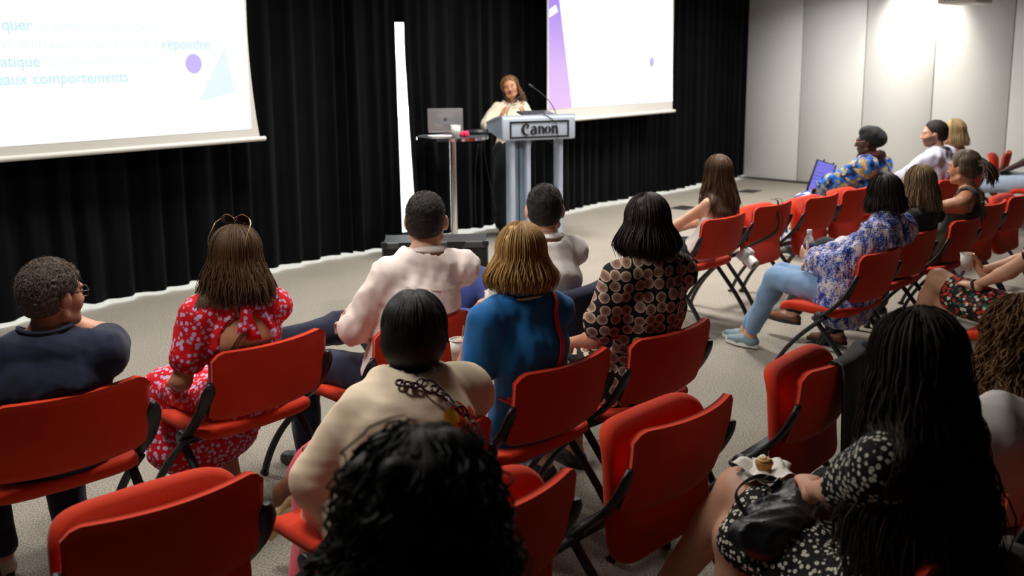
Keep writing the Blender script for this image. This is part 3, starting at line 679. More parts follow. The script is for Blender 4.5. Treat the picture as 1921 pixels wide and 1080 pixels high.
def person(label, loc, yaw, sp):
    q = Person(); q.loc = np.asarray(loc, float); q.yaw = yaw; f = sp.get
    root = thing('person', label, 'person', (q.loc[0], q.loc[1], 0), yaw, f('group', 'people listening in the room')); q.root = root
    male = f('sex', 'f') == 'm'; w = f('w', 1.0); near = f('near', True); vox = f('vox', 0.0125 if near else 0.0165)
    tau = math.radians(f('tau', 0)); r_ = Rz(tau) @ np.array([1.0, 0, 0]); fw = Rz(tau) @ np.array([0, 1.0, 0]); hs = f('hs', 1.0)
    # head from where it shows in the photograph, on the plane `hy` ahead of the seat's middle
    if 'headpx' in sp:
        n = Rz(yaw) @ np.array([0, 1.0, 0]); P = onplane(*sp['headpx'], q.loc + n * f('hy', -0.12), n); H = to_local(P, q.loc, yaw)
    else: H = np.asarray(sp['head'], float)
    q.H = H
    look = to_local(f('look', SPK), q.loc, yaw) - H; hyaw = math.atan2(-look[0], look[1]) + math.radians(f('turn', 0))
    RH = Rz(hyaw) @ Rx(math.radians(f('pitch', -4))) @ Ry(math.radians(f('tilt', 0))); q.RH = RH; hf = RH[:, 1]
    pel = np.array(f('pelvis', (0, -0.09, 0.545)), float)
    nb = f('neck', 0.155)
    Nk = H - hf * 0.045 * hs + np.array([0, 0, -nb]) - fw * 0.0; S0 = Nk + np.array([0, 0, -0.045]) - fw * 0.012
    wst = lerp(pel, S0, 0.36) - fw * f('slump', 0.045); cst = lerp(pel, S0, 0.70) - fw * f('slump', 0.045) * 0.75
    sw = f('sw', 0.168 if male else 0.142) * w
    Sh = {1: S0 + r_ * sw + np.array([0, 0, -0.02]), -1: S0 - r_ * sw + np.array([0, 0, -0.02])}
    if 'shrug' in sp:
        for g in (1, -1): Sh[g] = Sh[g] + np.array([0, 0, sp['shrug'][0 if g < 0 else 1]])
    tw = dict(pel=(0.165, 0.118), wst=(0.15, 0.115), cst=(0.17, 0.118), sh=(0.145, 0.082)) if male else dict(pel=(0.172, 0.12), wst=(0.128, 0.10), cst=(0.142, 0.108), sh=(0.115, 0.072))
    if 'tw' in sp: tw.update(sp['tw'])
    def torso(S, o=0.0, lo=0):
        T = {k: (v[0] * w + o, v[1] * w + o) for k, v in tw.items()}
        rr = lambda t: unit(lerp(np.array([1.0, 0, 0]), r_, t))
        if lo <= 0: S.slab(pel, wst, rr(0.3), *T['pel'], *T['wst'])
        S.slab(wst, cst, rr(0.7), *T['wst'], *T['cst']); S.slab(cst, S0, r_, *T['cst'], *T['sh'])
        for g in (1, -1): S.cone(Nk - np.array([0, 0, 0.01]) + r_ * g * 0.02, Sh[g], 0.048 * w + o * 0.8, (0.056 if male else 0.048) * w + o)
    arms = {}
    l1, l2 = f('armlen', (0.285, 0.245) if male else (0.265, 0.23))
    for g, key in ((-1, 'L'), (1, 'R')):
        a = f('arm' + key, {}); Wp = np.array(a.get('w', (g * 0.10, 0.20, 0.64)), float)
        if 'wpx' in a: nn_ = Rz(yaw) @ np.array([0, 1.0, 0]); Wp = to_local(onplane(a['wpx'][0], a['wpx'][1], q.loc + nn_ * a['wpx'][2], nn_), q.loc, yaw)
        El, Wp = ik(Sh[g], Wp, l1, l2, a.get('pole', (g * 0.45, -0.8, -0.7))); arms[g] = (Sh[g], El, Wp, a)
    aR = f('ar', (0.054, 0.043, 0.040, 0.027) if male else (0.047, 0.038, 0.034, 0.023)); aR = tuple(x * (0.4 + 0.6 * w) for x in aR)
    def arm(S, g, o, t0, t1, k=None):     # t in 0..2 along upper arm and forearm
        a, b, c, _ = arms[g]
        pt = lambda t: lerp(a, b, t) if t <= 1 else lerp(b, c, t - 1)
        rd = lambda t: np.interp(t, [0, 0.9, 1.15, 2], aR) + o
        ts = [t0] + [t for t in (1.0, 1.25) if t0 < t < t1] + [t1]; S.chain([pt(t) for t in ts], [rd(t) for t in ts], k)
    q.arms = arms
    legs = {}
    for g, key in ((-1, 'L'), (1, 'R')):
        l = f('leg' + key, {}); hip = pel + np.array([g * 0.088 * w, 0.03, -0.015]); kn = np.array(l.get('k', (g * 0.11, 0.36, 0.515)), float); an = np.array(l.get('a', (g * 0.11, 0.34, 0.085)), float)
        legs[g] = (hip, kn, an, unit(l.get('f', (g * 0.15, 1, -0.0))))
    q.legs = legs
    lR = f('lr', (0.088, 0.060, 0.056, 0.037)); lR = tuple(x * (0.4 + 0.6 * w) for x in lR)
    def leg(S, g, o, t0, t1, o2=None):
        h, k_, a, _ = legs[g]; pt = lambda t: lerp(h, k_, t) if t <= 1 else lerp(k_, a, t - 1)
        o2 = o if o2 is None else o2
        rd = lambda t: np.interp(t, [0, 1.0, 1.3, 2], lR) + np.interp(t, [0, 2], [o, o2])
        ts = [t0] + [t for t in (1.0, 1.3) if t0 < t < t1] + [t1]; S.chain([pt(t) for t in ts], [rd(t) for t in ts])
    def back_cut(S, e=0.0):
        if not f('seated', True): return
        def fn(X, Y, Z):
            yb = -0.252 + e - 0.070 * np.clip((Z - 0.55) / 0.26, -0.6, 1.2) + 0.052 * np.minimum((X / 0.274) ** 2, 1.2)
            return np.minimum(np.minimum(yb - Y, (0.828 + e * 2 - Z) * 0.7), 0.30 - np.abs(X))
        S.cut.append(fn)
    # ---- skin: one body
    B = Sdf(0.028); torso(B); back_cut(B, 0.014)
    B.cone(Nk + np.array([0, 0, -0.02]), H + RH @ np.array([0, -0.018, -0.05]), (0.060 if male else 0.050) * hs, (0.055 if male else 0.046) * hs)
    for g in (1, -1):
        arm(B, g, 0, 0, 2); leg(B, g, 0, 0, 2); h_, k_, a_, fd = legs[g]
        B.cone(a_ + np.array([0, 0, -0.03]) - fd * 0.02, a_ + fd * 0.13 + np.array([0, 0, -0.055]), 0.034, 0.024)
    parts = [B.mesh(vox)]
    HS = Sdf(0.02); head_prims(HS, H, RH, hs, f('ears', True)); HS.cone(H + RH @ np.array([0, -0.022, -0.02]), lerp(Nk, H, 0.35), 0.055 * hs, 0.050 * hs, 0.03)
    V, F = HS.mesh(0.0062 if near else 0.0075)
    c = (V[F].mean(1) - H) @ RH / hs; lip = (np.abs(c[:, 0]) < 0.024) & (c[:, 1] > 0.083) & (c[:, 2] < -0.050) & (c[:, 2] > -0.075); fm = lip.astype(int)
    if f('stubble'): fm = np.where((~lip) & (c[:, 2] < -0.028 - 0.25 * (c[:, 1] - 0.06)) & (c[:, 1] > -0.012) & (c[:, 2] > -0.125), 2, fm)
    parts.append((V, F, fm))
    for g in (1, -1):
        a = arms[g][3]
        if a.get('hand', True):
            S = Sdf(0.004); fd = unit(arms[g][2] - arms[g][1]); hand_prims(S, arms[g][2], np.array(a.get('d', fd)), np.array(a.get('n', (0, 0, -1.0)), float), g, a.get('curl', 0.5), a.get('spread', 0.15), 1.05 if male else 0.95, a.get('thumb', 0.6)); parts.append(S.mesh(0.0048 if near else 0.0065))
    body = mesh_obj('body', parts, [sp['skin'], f('lip', LIP)] + ([f('stubble')] if f('stubble') else []), root); q.body = body
    if f('face', True):
        for g in (-1, 1):
            e = MB().lathe([(0.0115 * math.sin(t), -0.0115 * math.cos(t)) for t in np.linspace(0.02, math.pi - 0.02, 9)], 14, (0, 0, 0), cap=True)
            V = np.concatenate(e.v); V = (V + np.array([g * 0.031, 0.0785, 0.006]) * 1.0) @ RH.T * hs + H; e.v = [V]
            fc = np.array([V[ff].mean(0) for ff in e.f]); lc = (fc - H) @ RH / hs; e.m = [1 if (p[1] > 0.0862) else 0 for p in lc]
            e.obj('eye', [EYEW, IRIS], root, smooth=True)
    # ---- clothes
    tp = f('top')
    if tp:
        T = Sdf(tp.get('k', 0.022)); o = tp.get('o', 0.014); torso(T, o); back_cut(T)
        if tp.get('hem') is not None:
            S = tp['hem']; T.slab(pel + np.array(S.get('p', (0, 0.02, -0.03))), pel, (1, 0, 0), tw['pel'][0] * w + S.get('o', 0.03), tw['pel'][1] * w + S.get('o', 0.03), tw['pel'][0] * w + o, tw['pel'][1] * w + o)
        for g, i in ((-1, 0), (1, 1)):
            sl = tp.get('sl', (0.6, 0.6)); sl = sl if isinstance(sl, tuple) else (sl, sl)
            if sl[i] > 0: arm(T, g, o + tp.get('so', 0.006), 0, sl[i], 0.022)
        if tp.get('sl', 0.6) == 0:
            sx, zc_ = tp.get('sx', 0.10), S0[2] - 0.10
            T.cut.append(lambda X, Y, Z: np.minimum(np.abs((X - S0[0]) * r_[0] + (Y - S0[1]) * r_[1]) - sx - np.maximum(0, zc_ + 0.10 - Z) * 0.4, (Z - zc_) * 0.8))
        if 'extra' in tp: tp['extra'](T, q)
        T.disp = fold(tp.get('fold', 0.006), tp.get('fr', 24), tp.get('seed', 3))
        nd = tp.get('neck', -0.012); nn = unit(np.array([0, 0, 1.0]) + fw * tp.get('nt', 0.25)); p0 = Nk + np.array([0, 0, nd])
        nr = tp.get('nr', 0.085 if tp.get('collar') else 0.074)   # neck opening: a ball around the neck is cut away above the collar line
        T.cut.append(lambda X, Y, Z: (X - p0[0]) * nn[0] + (Y - p0[1]) * nn[1] + (Z - p0[2]) * nn[2] - 0.0 if nr > 0.5 else np.minimum((X - p0[0]) * nn[0] + (Y - p0[1]) * nn[1] + (Z - p0[2]) * nn[2], nr - np.sqrt((X - Nk[0]) ** 2 + (Y - Nk[1]) ** 2)))
        for cv in tp.get('carve', []): T.carve.append(cv(q, Nk, S0, r_, fw))
        q.top = mesh_obj(tp.get('name', 'shirt'), [T.mesh(vox * 0.82)], tp['m'], root); q.topS = T
        Rt = np.stack([r_, fw, np.array([0, 0, 1.0])], 1); rg = np.linspace(-math.pi * 1.5, math.pi * 0.5, 37)
        rr = nr * 1.02 if nr < 0.12 else 0
        if rr and f('neckband', True):
            ring = onto(T, np.array([Nk + Rt @ np.array([rr * math.cos(t), rr * math.sin(t), 0.02 - 0.02 * math.sin(t)]) for t in rg]), 0.003)
            if tp.get('collar'):
                cr = tp['collar']; G = np.zeros((37, 5, 3))
                for i, t in enumerate(rg):
                    e = Nk + Rt @ np.array([0.066 * math.cos(t), 0.066 * math.sin(t) + 0.010, 0.012 + cr * 0.75 - 0.040 * (0.5 + 0.5 * math.sin(t))]); bt_ = ring[i] - np.array([0, 0, 0.006])
                    for j, b in enumerate(np.linspace(0, 1, 5)): G[i, j] = lerp(bt_, e, b) + Rt @ np.array([math.cos(t), math.sin(t), 0]) * 0.006 * math.sin(b * math.pi)
                MB().sheet(G, 0.004).obj('collar', tp.get('cm', tp['m']), root, smooth=True)
            else: MB().tube(ring, np.array([[0.0075, 0.0075]] * 37), 8).obj('neckband', tp.get('cm', tp['m']), root, smooth=True)
    q.Nk = Nk; q.S0 = S0; q.Sh = Sh; q.r_ = r_; q.fw = fw; q.pel = pel; q.wst = wst; q.cst = cst
    bt = f('bottom')
    if bt:
        T = Sdf(0.03); o = bt.get('o', 0.012); k = bt.get('kind', 'trousers')
        T.slab(pel + np.array([0, 0.02, -0.02]), lerp(pel, wst, 0.5), (1, 0, 0), tw['pel'][0] * w + o, tw['pel'][1] * w + o, tw['wst'][0] * w + o * 0.6, tw['wst'][1] * w + o * 0.6)
        if k == 'trousers':
            e = bt.get('to', (1.92, 1.92)); e = e if isinstance(e, tuple) else (e, e)
            for g, i in ((-1, 0), (1, 1)): leg(T, g, o, 0, e[i], bt.get('o2', o + 0.018))
        else:
            mh, mk, ma = [lerp(legs[-1][i], legs[1][i], 0.5) for i in range(3)]; te = bt.get('to', 0.9)
            spread = np.linalg.norm(legs[1][1] - legs[-1][1]) / 2; wk = spread + 0.07; a0 = tw['pel'][0] * w + o
            pe = lerp(mh, mk, min(te, 1.0)); we = lerp(a0, wk, min(te, 1)); T.slab(mh, pe, (1, 0, 0), a0, 0.10 * w, we + o, 0.078 * w + o)
            if te > 1: pa = lerp(mk, ma, te - 1); T.slab(mk, pa, (1, 0, 0), wk + o, 0.08, wk + o + bt.get('flare', 0.04), 0.08 + bt.get('flare', 0.04))
            for g in (1, -1): leg(T, g, o, 0, te)
        T.disp = fold(bt.get('fold', 0.005), bt.get('fr', 26), bt.get('seed', 5))
        back_cut(T)
        for fn in bt.get('cut', []): T.cut.append(fn(q))
        q.bot = mesh_obj(bt.get('name', 'trousers'), [T.mesh(vox * 1.15)], bt['m'], root)
    sh = f('shoes')
    if sh:
        for g in (1, -1):
            h_, k_, a_, fd = legs[g]; dn = np.array([0, 0, -1.0]); dn = unit(dn - fd * (dn @ fd)); rt = np.cross(fd, -dn)
            hl = a_ + dn * 0.048 - fd * 0.035; to = a_ + dn * 0.055 + fd * 0.165
            T = Sdf(0.025); T.slab(hl, lerp(hl, to, 0.55), rt, 0.036, 0.034, 0.042, 0.036); T.slab(lerp(hl, to, 0.55), to, rt, 0.042, 0.034, 0.034, 0.020)
            if sh.get('high', 0.5) > 0: T.cone(hl + fd * 0.02, a_ + dn * (0.03 - 0.03 * sh.get('high', 0.5)), 0.036, 0.040)
            s0 = hl + dn * 0.026
            T.cut.append(lambda X, Y, Z, s0=s0, dn=dn: (X - s0[0]) * dn[0] + (Y - s0[1]) * dn[1] + (Z - s0[2]) * dn[2])
            so = mesh_obj('shoe', [T.mesh(0.0075 if near else 0.011)], sh['m'], root)
            ring = []
            for t in np.linspace(0, 2 * math.pi, 28, endpoint=False):
                cx_, cy_ = math.cos(t), math.sin(t); ring.append((0.043 * cy_ * (1.0 if cx_ < 0.3 else 0.95) * (0.86 if cx_ < -0.3 else 1), 0.065 + 0.138 * np.sign(cx_) * abs(cx_) ** 0.8))
            RS = np.stack([rt, fd, -dn], 1); MB().prism(ring, 0.024, a_ + dn * 0.085, RS).obj('sole', sh.get('sole', WHITEM), so)
    # ---- hair
    hr = f('hair')
    if hr:
        av = None
        if tp and hr.get('avoid', True):
            av = Sdf(0); torso(av, tp.get('o', 0.014)); 
            for g in (1, -1): arm(av, g, tp.get('o', 0.014), 0, 1)
        hp = []
        mb = MB()
        if hr.get('vol', True):
            V, F = hair_volume(H, RH, hr.get('t', 0.012), hr.get('facecut', True), hr.get('nape', -0.07), hr.get('amp', 0.003), hr.get('fr', 90), hr.get('seed', 1), 0.0075 if near else 0.009, hr.get('low'), hr.get('brow', 0), hs, hr.get('ears', False))
            c = (V - H) @ RH; mb.add(V, F, 0, np.stack([np.arctan2(c[:, 0], -c[:, 1]) * 0.6, c[:, 2] * 3], 1))
        for lo in hr.get('locks', []): locks(mb, H, RH * hs if hs != 1 else RH, avoid=av, **lo)
        if 'tuft' in hr: tufts(mb, H, RH, hr.get('t', 0.012), brow=hr.get('brow', 0), nape=hr.get('nape', -0.07), s=hs, **hr['tuft'])
        if 'fn' in hr: hr['fn'](mb, q)
        mb.obj('hair', hr['m'], root, smooth=True)
    if 'extras' in sp: sp['extras'](q)
    return q
def strap(q, pts, wdt, mtl, name='bag_strap', S=None, lift=0.006, n=40, th=0.004, flatw=None):
    """a band laid over the clothes along local points"""
    P = crom(pts, max(3, n // (len(pts) - 1)))
    S = S if S is not None else getattr(q, 'topS', None)
    if S is not None:
        for _ in range(6):
            d = S.at(P) - lift; e = 0.004; gr = np.stack([S.at(P + np.eye(3)[i] * e) - S.at(P - np.eye(3)[i] * e) for i in range(3)], 1); gr /= np.linalg.norm(gr, axis=1, keepdims=True) + 1e-9
            P = P - gr * d[:, None] * 0.8
        Nn = gr
    else: Nn = np.tile(np.array([0, -1.0, 0.2]), (len(P), 1))
    T = np.gradient(P, axis=0); T /= np.linalg.norm(T, axis=1, keepdims=True) + 1e-9; X = np.cross(T, Nn); X /= np.linalg.norm(X, axis=1, keepdims=True) + 1e-9
    G = np.stack([P + X * b * wdt / 2 for b in (-1, -0.33, 0.33, 1)], 1); MB().sheet(G, th).obj(name, mtl, q.root, smooth=True)
def glasses(q, mtl, lens=None, dy=0.0, dz=0.0, tilt=0.0, name='glasses', hs=1.0, w=0.027, hgt=0.019):
    mb = MB(); R = q.RH @ Rx(tilt)
    def P(x, y, z): return q.H + q.RH @ (np.array([0, dy, dz])) + R @ np.array([x, y, z])
    for g in (-1, 1):
        mb.tube([P(g * 0.033 + w * math.cos(t), 0.102 - 0.008 * abs(math.cos(t)) , 0.004 + hgt * math.sin(t)) for t in np.linspace(0, 2 * math.pi, 22)], 0.0017, 6)
        mb.tube([P(g * 0.060, 0.096, 0.010), P(g * 0.076, 0.07, 0.012), P(g * 0.080, -0.005, 0.010), P(g * 0.079, -0.03, -0.008)], 0.0018, 6)
    mb.tube([P(-0.006, 0.104, 0.006), P(0, 0.106, 0.009), P(0.006, 0.104, 0.006)], 0.0016, 6); o = mb.obj(name, mtl, q.root)
    if lens:
        l = MB()
        for g in (-1, 1): l.add([P(g * 0.033 + w * 0.95 * math.cos(t), 0.100 - 0.006 * abs(math.cos(t)), 0.004 + hgt * 0.95 * math.sin(t)) for t in np.linspace(0, 2 * math.pi, 20, endpoint=False)], [tuple(range(20))])
        l.obj('lens', lens, o)
def lanyard(q, mtl, r=0.058, w=0.012, front=True):
    Rt = np.stack([q.r_, q.fw, np.array([0, 0, 1.0])], 1); mb = MB(); P = []
    for t in np.linspace(math.radians(160), math.radians(380), 26): P.append(q.Nk + Rt @ np.array([(r + 0.012) * math.cos(t), (r + 0.01) * math.sin(t) + 0.01, 0.012 - 0.02 * math.sin(t)]))
    if front: P = [q.cst + q.fw * 0.14 + np.array([0, 0, 0.0])] + P + [q.cst + q.fw * 0.14 + np.array([0.01, 0, 0])]
    mb.tube(crom(P, 2), np.array([[0.002, w / 2]] * (len(P) * 2 - 1)), 6); mb.obj('lanyard', mtl, q.root)
# ------------------------------------------------------------------ chairs
GL = {}
def mk(k, px, label, **kw): GL[k] = chair(px, label, **kw)
mk('A', (275, 712), 'red chair under the grey-haired man in navy', az=44)
mk('B', (607, 622), 'red chair under the woman in the red floral dress', az=49)
mk('C', (878, 587), 'red chair under the man in the pale pink shirt', az=47)
mk('D', (1130, 535), 'red chair with a navy jacket hung over its back', az=47)
mk('E', (1143, 657), 'red chair under the blonde woman in blue', az=47)
mk('F', (1330, 603), 'red chair under the woman in the scallop-print blouse', az=45)
mk('G', (917, 787), 'red chair under the woman in the cream jacket', az=45)
mk('H', (487, 893), 'empty red chair with raised seat behind the red floral dress', az=43, up=True)
mk('K', (1077, 885), 'empty red chair with raised seat, half hidden by the curly black hair', az=47, up=True)
mk('I', (1372, 745), 'empty red chair with raised seat behind the scallop-print blouse', az=46, up=True)
mk('J', (1614, 650), 'empty red chair with a black jacket hung over its back', az=50, up=True)
mk('M', (1397, 403), 'red chair under the long-haired girl in the white vest', az=46)
mk('N', (1484, 380), 'empty red chair with a white camera hanging on its back', az=46, up=True)
mk('O', (1572, 365), 'empty red chair with raised seat next to the chair with the camera', az=46, up=True)
def beside(k, src, n, label, step=0.62, back=0.0, **kw):
    _, l, a = GL[src]; P = l + Rz(a) @ np.array([step * n, back, 0]); GL[k] = chair(None, label, az=math.degrees(a), loc=P, **kw)
beside('P', 'O', 1, 'empty red chair with raised seat behind the woman in the black headwrap', up=True)
mk('Q', (1690, 463), 'red chair under the woman in jeans and blue blouse', az=46)
mk('R', (1758, 428), 'red chair under the woman in the black top', az=46)
mk('S', (1840, 405), 'red chair under the woman in the olive vest', az=46)
mk('T', (1886, 378), 'empty red chair with raised seat behind the olive vest', az=46, up=True)
beside('U', 'T', 1, 'empty red chair at the picture edge, next to the raised one', up=True)
mk('X', (1892, 285), 'empty red chair standing alone before the white panelled wall', az=60, up=True)
AZR = math.radians(47)
def freechair(k, loc, label, az=47, **kw): GL[k] = chair(None, label, az=az, loc=np.array([loc[0], loc[1], 0.0]), **kw)
# ------------------------------------------------------------------ materials of the people
SK_L = skin('skin_light', srgb(214, 160, 132)); SK_T = skin('skin_tan', srgb(190, 132, 100)); SK_D = skin('skin_dark', srgb(70, 44, 34)); SK_M = skin('skin_brown', srgb(120, 78, 58)); SK_R = skin('skin_rosy', srgb(206, 146, 120))
HB = hair_mat('hair_brown', srgb(46, 30, 18), srgb(112, 78, 48)); HK = hair_mat('hair_black', srgb(8, 7, 7), srgb(24, 20, 19), 0.33); HDB = hair_mat('hair_dark_brown', srgb(22, 14, 11), srgb(58, 38, 30), 0.36)
HBL = hair_mat('hair_blond', srgb(142, 96, 46), srgb(228, 184, 116)); HGR = hair_mat('hair_grey', srgb(48, 38, 31), srgb(124, 104, 86), 0.5); HLB = hair_mat('hair_dark_blond', srgb(60, 44, 30), srgb(186, 154, 112)); HCB = hair_mat('hair_curly_brown', srgb(56, 36, 20), srgb(178, 130, 78))
HSB = hair_mat('hair_speaker', srgb(60, 40, 24), srgb(150, 110, 68))
NAVY = fabric('navy_cotton', srgb(22, 28, 52)); WSHIRT = fabric('pale_pink_cotton', srgb(240, 224, 216), 0.75, 0.03, 500, 0.05); WHITE = fabric('white_cotton', srgb(232, 226, 220), 0.75, 0.03, 500, 0.05)
JEAN = fabric('dark_denim', srgb(26, 32, 54), 0.85, 0.25, 300); LJEAN = fabric('light_denim', srgb(120, 150, 186), 0.85, 0.22, 300); BLUET = fabric('blue_jersey', srgb(20, 104, 172), 0.75, 0.06); SUIT = fabric('blue_suit_cloth', srgb(52, 66, 128), 0.8, 0.06)
CREAM = fabric('cream_cloth', srgb(226, 206, 178), 0.8, 0.04, 400, 0.05); BLACKC = fabric('black_cloth', (0.010, 0.010, 0.011), 0.85, 0.1); PINK = fabric('pink_cloth', srgb(226, 84, 104), 0.8, 0.06); OLIVE = fabric('olive_cloth', srgb(62, 64, 52), 0.8, 0.06); GREYC = fabric('grey_cloth', srgb(96, 90, 84), 0.85, 0.06)
LAV = fabric('pale_lavender_shirt', srgb(206, 206, 226), 0.75, 0.03); TANC = fabric('tan_top', srgb(196, 158, 116), 0.8, 0.05); KNIT = fabric('cream_knit', srgb(212, 200, 178), 0.85, 0.04, 240); OFFW = fabric('off_white_cloth', srgb(226, 216, 204), 0.8, 0.04)
LEATH = mat('black_leather', (0.014, 0.014, 0.016), 0.38, 0, 0.15, 20, 120, 0.3); BROWNL = mat('brown_leather', srgb(120, 72, 44), 0.5, 0, 0.1); REDL = mat('red_leather', srgb(196, 24, 34), 0.45, 0, 0.08); MAUVE = mat('mauve_leather', srgb(128, 92, 90), 0.5, 0, 0.08)
SHOEW = mat('white_leather', srgb(214, 206, 194), 0.55, 0, 0.05); SHOEB = mat('black_shoe', (0.012, 0.012, 0.012), 0.45); SOLEW = mat('white_rubber', srgb(216, 214, 208), 0.7); SOLED = mat('dark_rubber', srgb(46, 42, 38), 0.7); CORK = mat('raffia', srgb(204, 178, 132), 0.8, 0, 0.12, 30, 150, 0.5)
BLKG = mat('black_acetate', (0.01, 0.01, 0.012), 0.25); GOLDM = mat('gold_wire', srgb(196, 150, 110), 0.3, 0.9); DLENS = mat('dark_lens', (0.01, 0.008, 0.006), 0.08); PINKG = mat('magenta_acetate', srgb(150, 30, 70), 0.3); PAPER = mat('white_paper', srgb(236, 232, 222), 0.7, 0, 0.02)
def p_reddress(nt, v):
    w = voro(nt, v, 46, 0.85); n = noise(nt, v, 120, 2)
    d = mth(nt, 'ADD', w.outputs['Distance'], mth(nt, 'MULTIPLY', mth(nt, 'SUBTRACT', n, 0.5), 0.55))
    fl = ramp(nt, d, [(0.0, srgb(190, 150, 190)), (0.16, srgb(214, 186, 214)), (0.40, srgb(196, 166, 204)), (0.43, srgb(208, 18, 34)), (1, srgb(214, 16, 30))], 'LINEAR'); return fl.outputs[0]
def p_scallop(nt, v):
    sp_ = nt.nodes.new('ShaderNodeSeparateXYZ'); lk(nt, v, sp_.inputs[0]); cb = nt.nodes.new('ShaderNodeCombineXYZ')
    lk(nt, mth(nt, 'MULTIPLY', mth(nt, 'SUBTRACT', sp_.outputs[0], sp_.outputs[1]), 0.72), cb.inputs[0]); lk(nt, mth(nt, 'MULTIPLY', sp_.outputs[2], 1.05), cb.inputs[1])
    w = voro(nt, cb.outputs[0], 21, 0.32); w.voronoi_dimensions = '2D'; n = noise(nt, v, 170, 2)
    d = mth(nt, 'ADD', w.outputs['Distance'], mth(nt, 'MULTIPLY', mth(nt, 'SUBTRACT', n, 0.5), 0.14))
    return ramp(nt, d, [(0.0, srgb(92, 66, 54)), (0.34, srgb(146, 114, 96)), (0.42, srgb(200, 176, 154)), (0.46, srgb(200, 176, 154)), (0.475, srgb(16, 13, 13)), (1, srgb(12, 10, 10))]).outputs[0]
def p_daisy(nt, v):
    w = voro(nt, v, 62, 0.7); n = noise(nt, v, 260, 2)
    d = mth(nt, 'ADD', w.outputs['Distance'], mth(nt, 'MULTIPLY', mth(nt, 'SUBTRACT', n, 0.5), 0.3))
    return ramp(nt, d, [(0.0, srgb(60, 50, 40)), (0.10, srgb(60, 50, 40)), (0.15, srgb(226, 218, 202)), (0.34, srgb(226, 218, 202)), (0.40, srgb(14, 13, 12)), (1, srgb(10, 10, 10))]).outputs[0]
def p_floral(nt, v):
    w = voro(nt, v, 44, 0.9); n = noise(nt, v, 110, 2)
    d = mth(nt, 'ADD', w.outputs['Distance'], mth(nt, 'MULTIPLY', mth(nt, 'SUBTRACT', n, 0.5), 0.5))
    sp_ = nt.nodes.new('ShaderNodeSeparateColor'); lk(nt, w.outputs['Color'], sp_.inputs[0])
    c = ramp(nt, sp_.outputs[0], [(0.0, srgb(196, 62, 44)), (0.34, srgb(214, 206, 190)), (0.55, srgb(40, 92, 84)), (0.8, srgb(200, 50, 40))], 'CONSTANT').outputs[0]
    k = ramp(nt, d, [(0.46, (1, 1, 1)), (0.50, (0, 0, 0))]).outputs[0]
    return mixc(nt, k, (0.012, 0.014, 0.012), c)
def p_tiedye(nt, v):
    mp = nt.nodes.new('ShaderNodeMapping'); mp.inputs['Scale'].default_value = (1.6, 1.6, 0.8); lk(nt, v, mp.inputs[0])
    a = noise(nt, mp.outputs[0], 13, 6, 0.72); w = voro(nt, v, 85, 0.5)
    f = mth(nt, 'ADD', a, mth(nt, 'MULTIPLY', mth(nt, 'SUBTRACT', w.outputs['Distance'], 0.4), 0.30))
    return ramp(nt, f, [(0.36, srgb(26, 36, 96)), (0.47, srgb(54, 74, 152)), (0.54, srgb(140, 150, 200)), (0.62, srgb(226, 208, 206))]).outputs[0]
def p_wax(nt, v):
    a = noise(nt, v, 11, 2, 0.5); b = noise(nt, v, 17, 3)
    c = ramp(nt, a, [(0.36, srgb(24, 30, 66)), (0.44, srgb(28, 92, 186)), (0.52, srgb(40, 120, 190)), (0.55, srgb(150, 116, 58)), (0.66, srgb(196, 176, 130)), (0.72, srgb(30, 60, 130))], 'EASE').outputs[0]
    return mixc(nt, ramp(nt, b, [(0.55, (0, 0, 0)), (0.62, (1, 1, 1))]).outputs[0], c, srgb(190, 170, 128))
def p_paisley(nt, v):
    a = noise(nt, v, 16, 3, 0.5)
    return ramp(nt, a, [(0.34, srgb(30, 34, 60)), (0.44, srgb(70, 110, 190)), (0.52, srgb(226, 216, 204)), (0.62, srgb(40, 50, 90)), (0.7, srgb(200, 170, 150))], 'CONSTANT').outputs[0]
def p_dots(nt, v):
    w = voro(nt, v, 60, 0.2); return ramp(nt, w.outputs['Distance'], [(0.12, srgb(90, 100, 120)), (0.16, srgb(22, 26, 38))]).outputs[0]
def spots(base, items):
    def fn(nt, v):
        nz = nt.nodes.new('ShaderNodeTexNoise'); nz.inputs['Scale'].default_value = 9; lk(nt, v, nz.inputs['Vector']); prev = base
        for (c, r, colr, sc) in items:
            mp = nt.nodes.new('ShaderNodeMapping'); mp.inputs['Scale'].default_value = sc; lk(nt, v, mp.inputs[0])
            d = nt.nodes.new('ShaderNodeVectorMath'); d.operation = 'DISTANCE'; lk(nt, mp.outputs[0], d.inputs[0]); d.inputs[1].default_value = tuple(np.array(c) * np.array(sc))
            f = mth(nt, 'LESS_THAN', mth(nt, 'ADD', d.outputs['Value'], mth(nt, 'MULTIPLY', nz.outputs['Fac'], 0.02)), r + 0.01)
            prev = mixc(nt, f, prev, colr)
        return prev
    return fn
REDDR = print_mat('red_flower_print', p_reddress); SCAL = print_mat('scallop_print', p_scallop); DAISY = print_mat('daisy_print', p_daisy); FLOR = print_mat('dark_floral_print', p_floral); TIED = print_mat('blue_tie_dye', p_tiedye); WAX = print_mat('wax_print', p_wax); PAIS = print_mat('paisley_print', p_paisley); DOTS = print_mat('dotted_navy', p_dots); REDSC = fabric('dark_red_scarf', srgb(70, 18, 24), 0.85, 0.4)
SGR = short_hair_mat('short_hair_grey', srgb(52, 42, 36), srgb(120, 104, 90)); SDB = short_hair_mat('short_hair_dark', srgb(14, 9, 7), srgb(44, 31, 24)); SKB = short_hair_mat('short_hair_black', srgb(10, 7, 6), srgb(30, 22, 18)); STUB = short_hair_mat('beard_stubble', srgb(90, 64, 52), srgb(132, 98, 80))
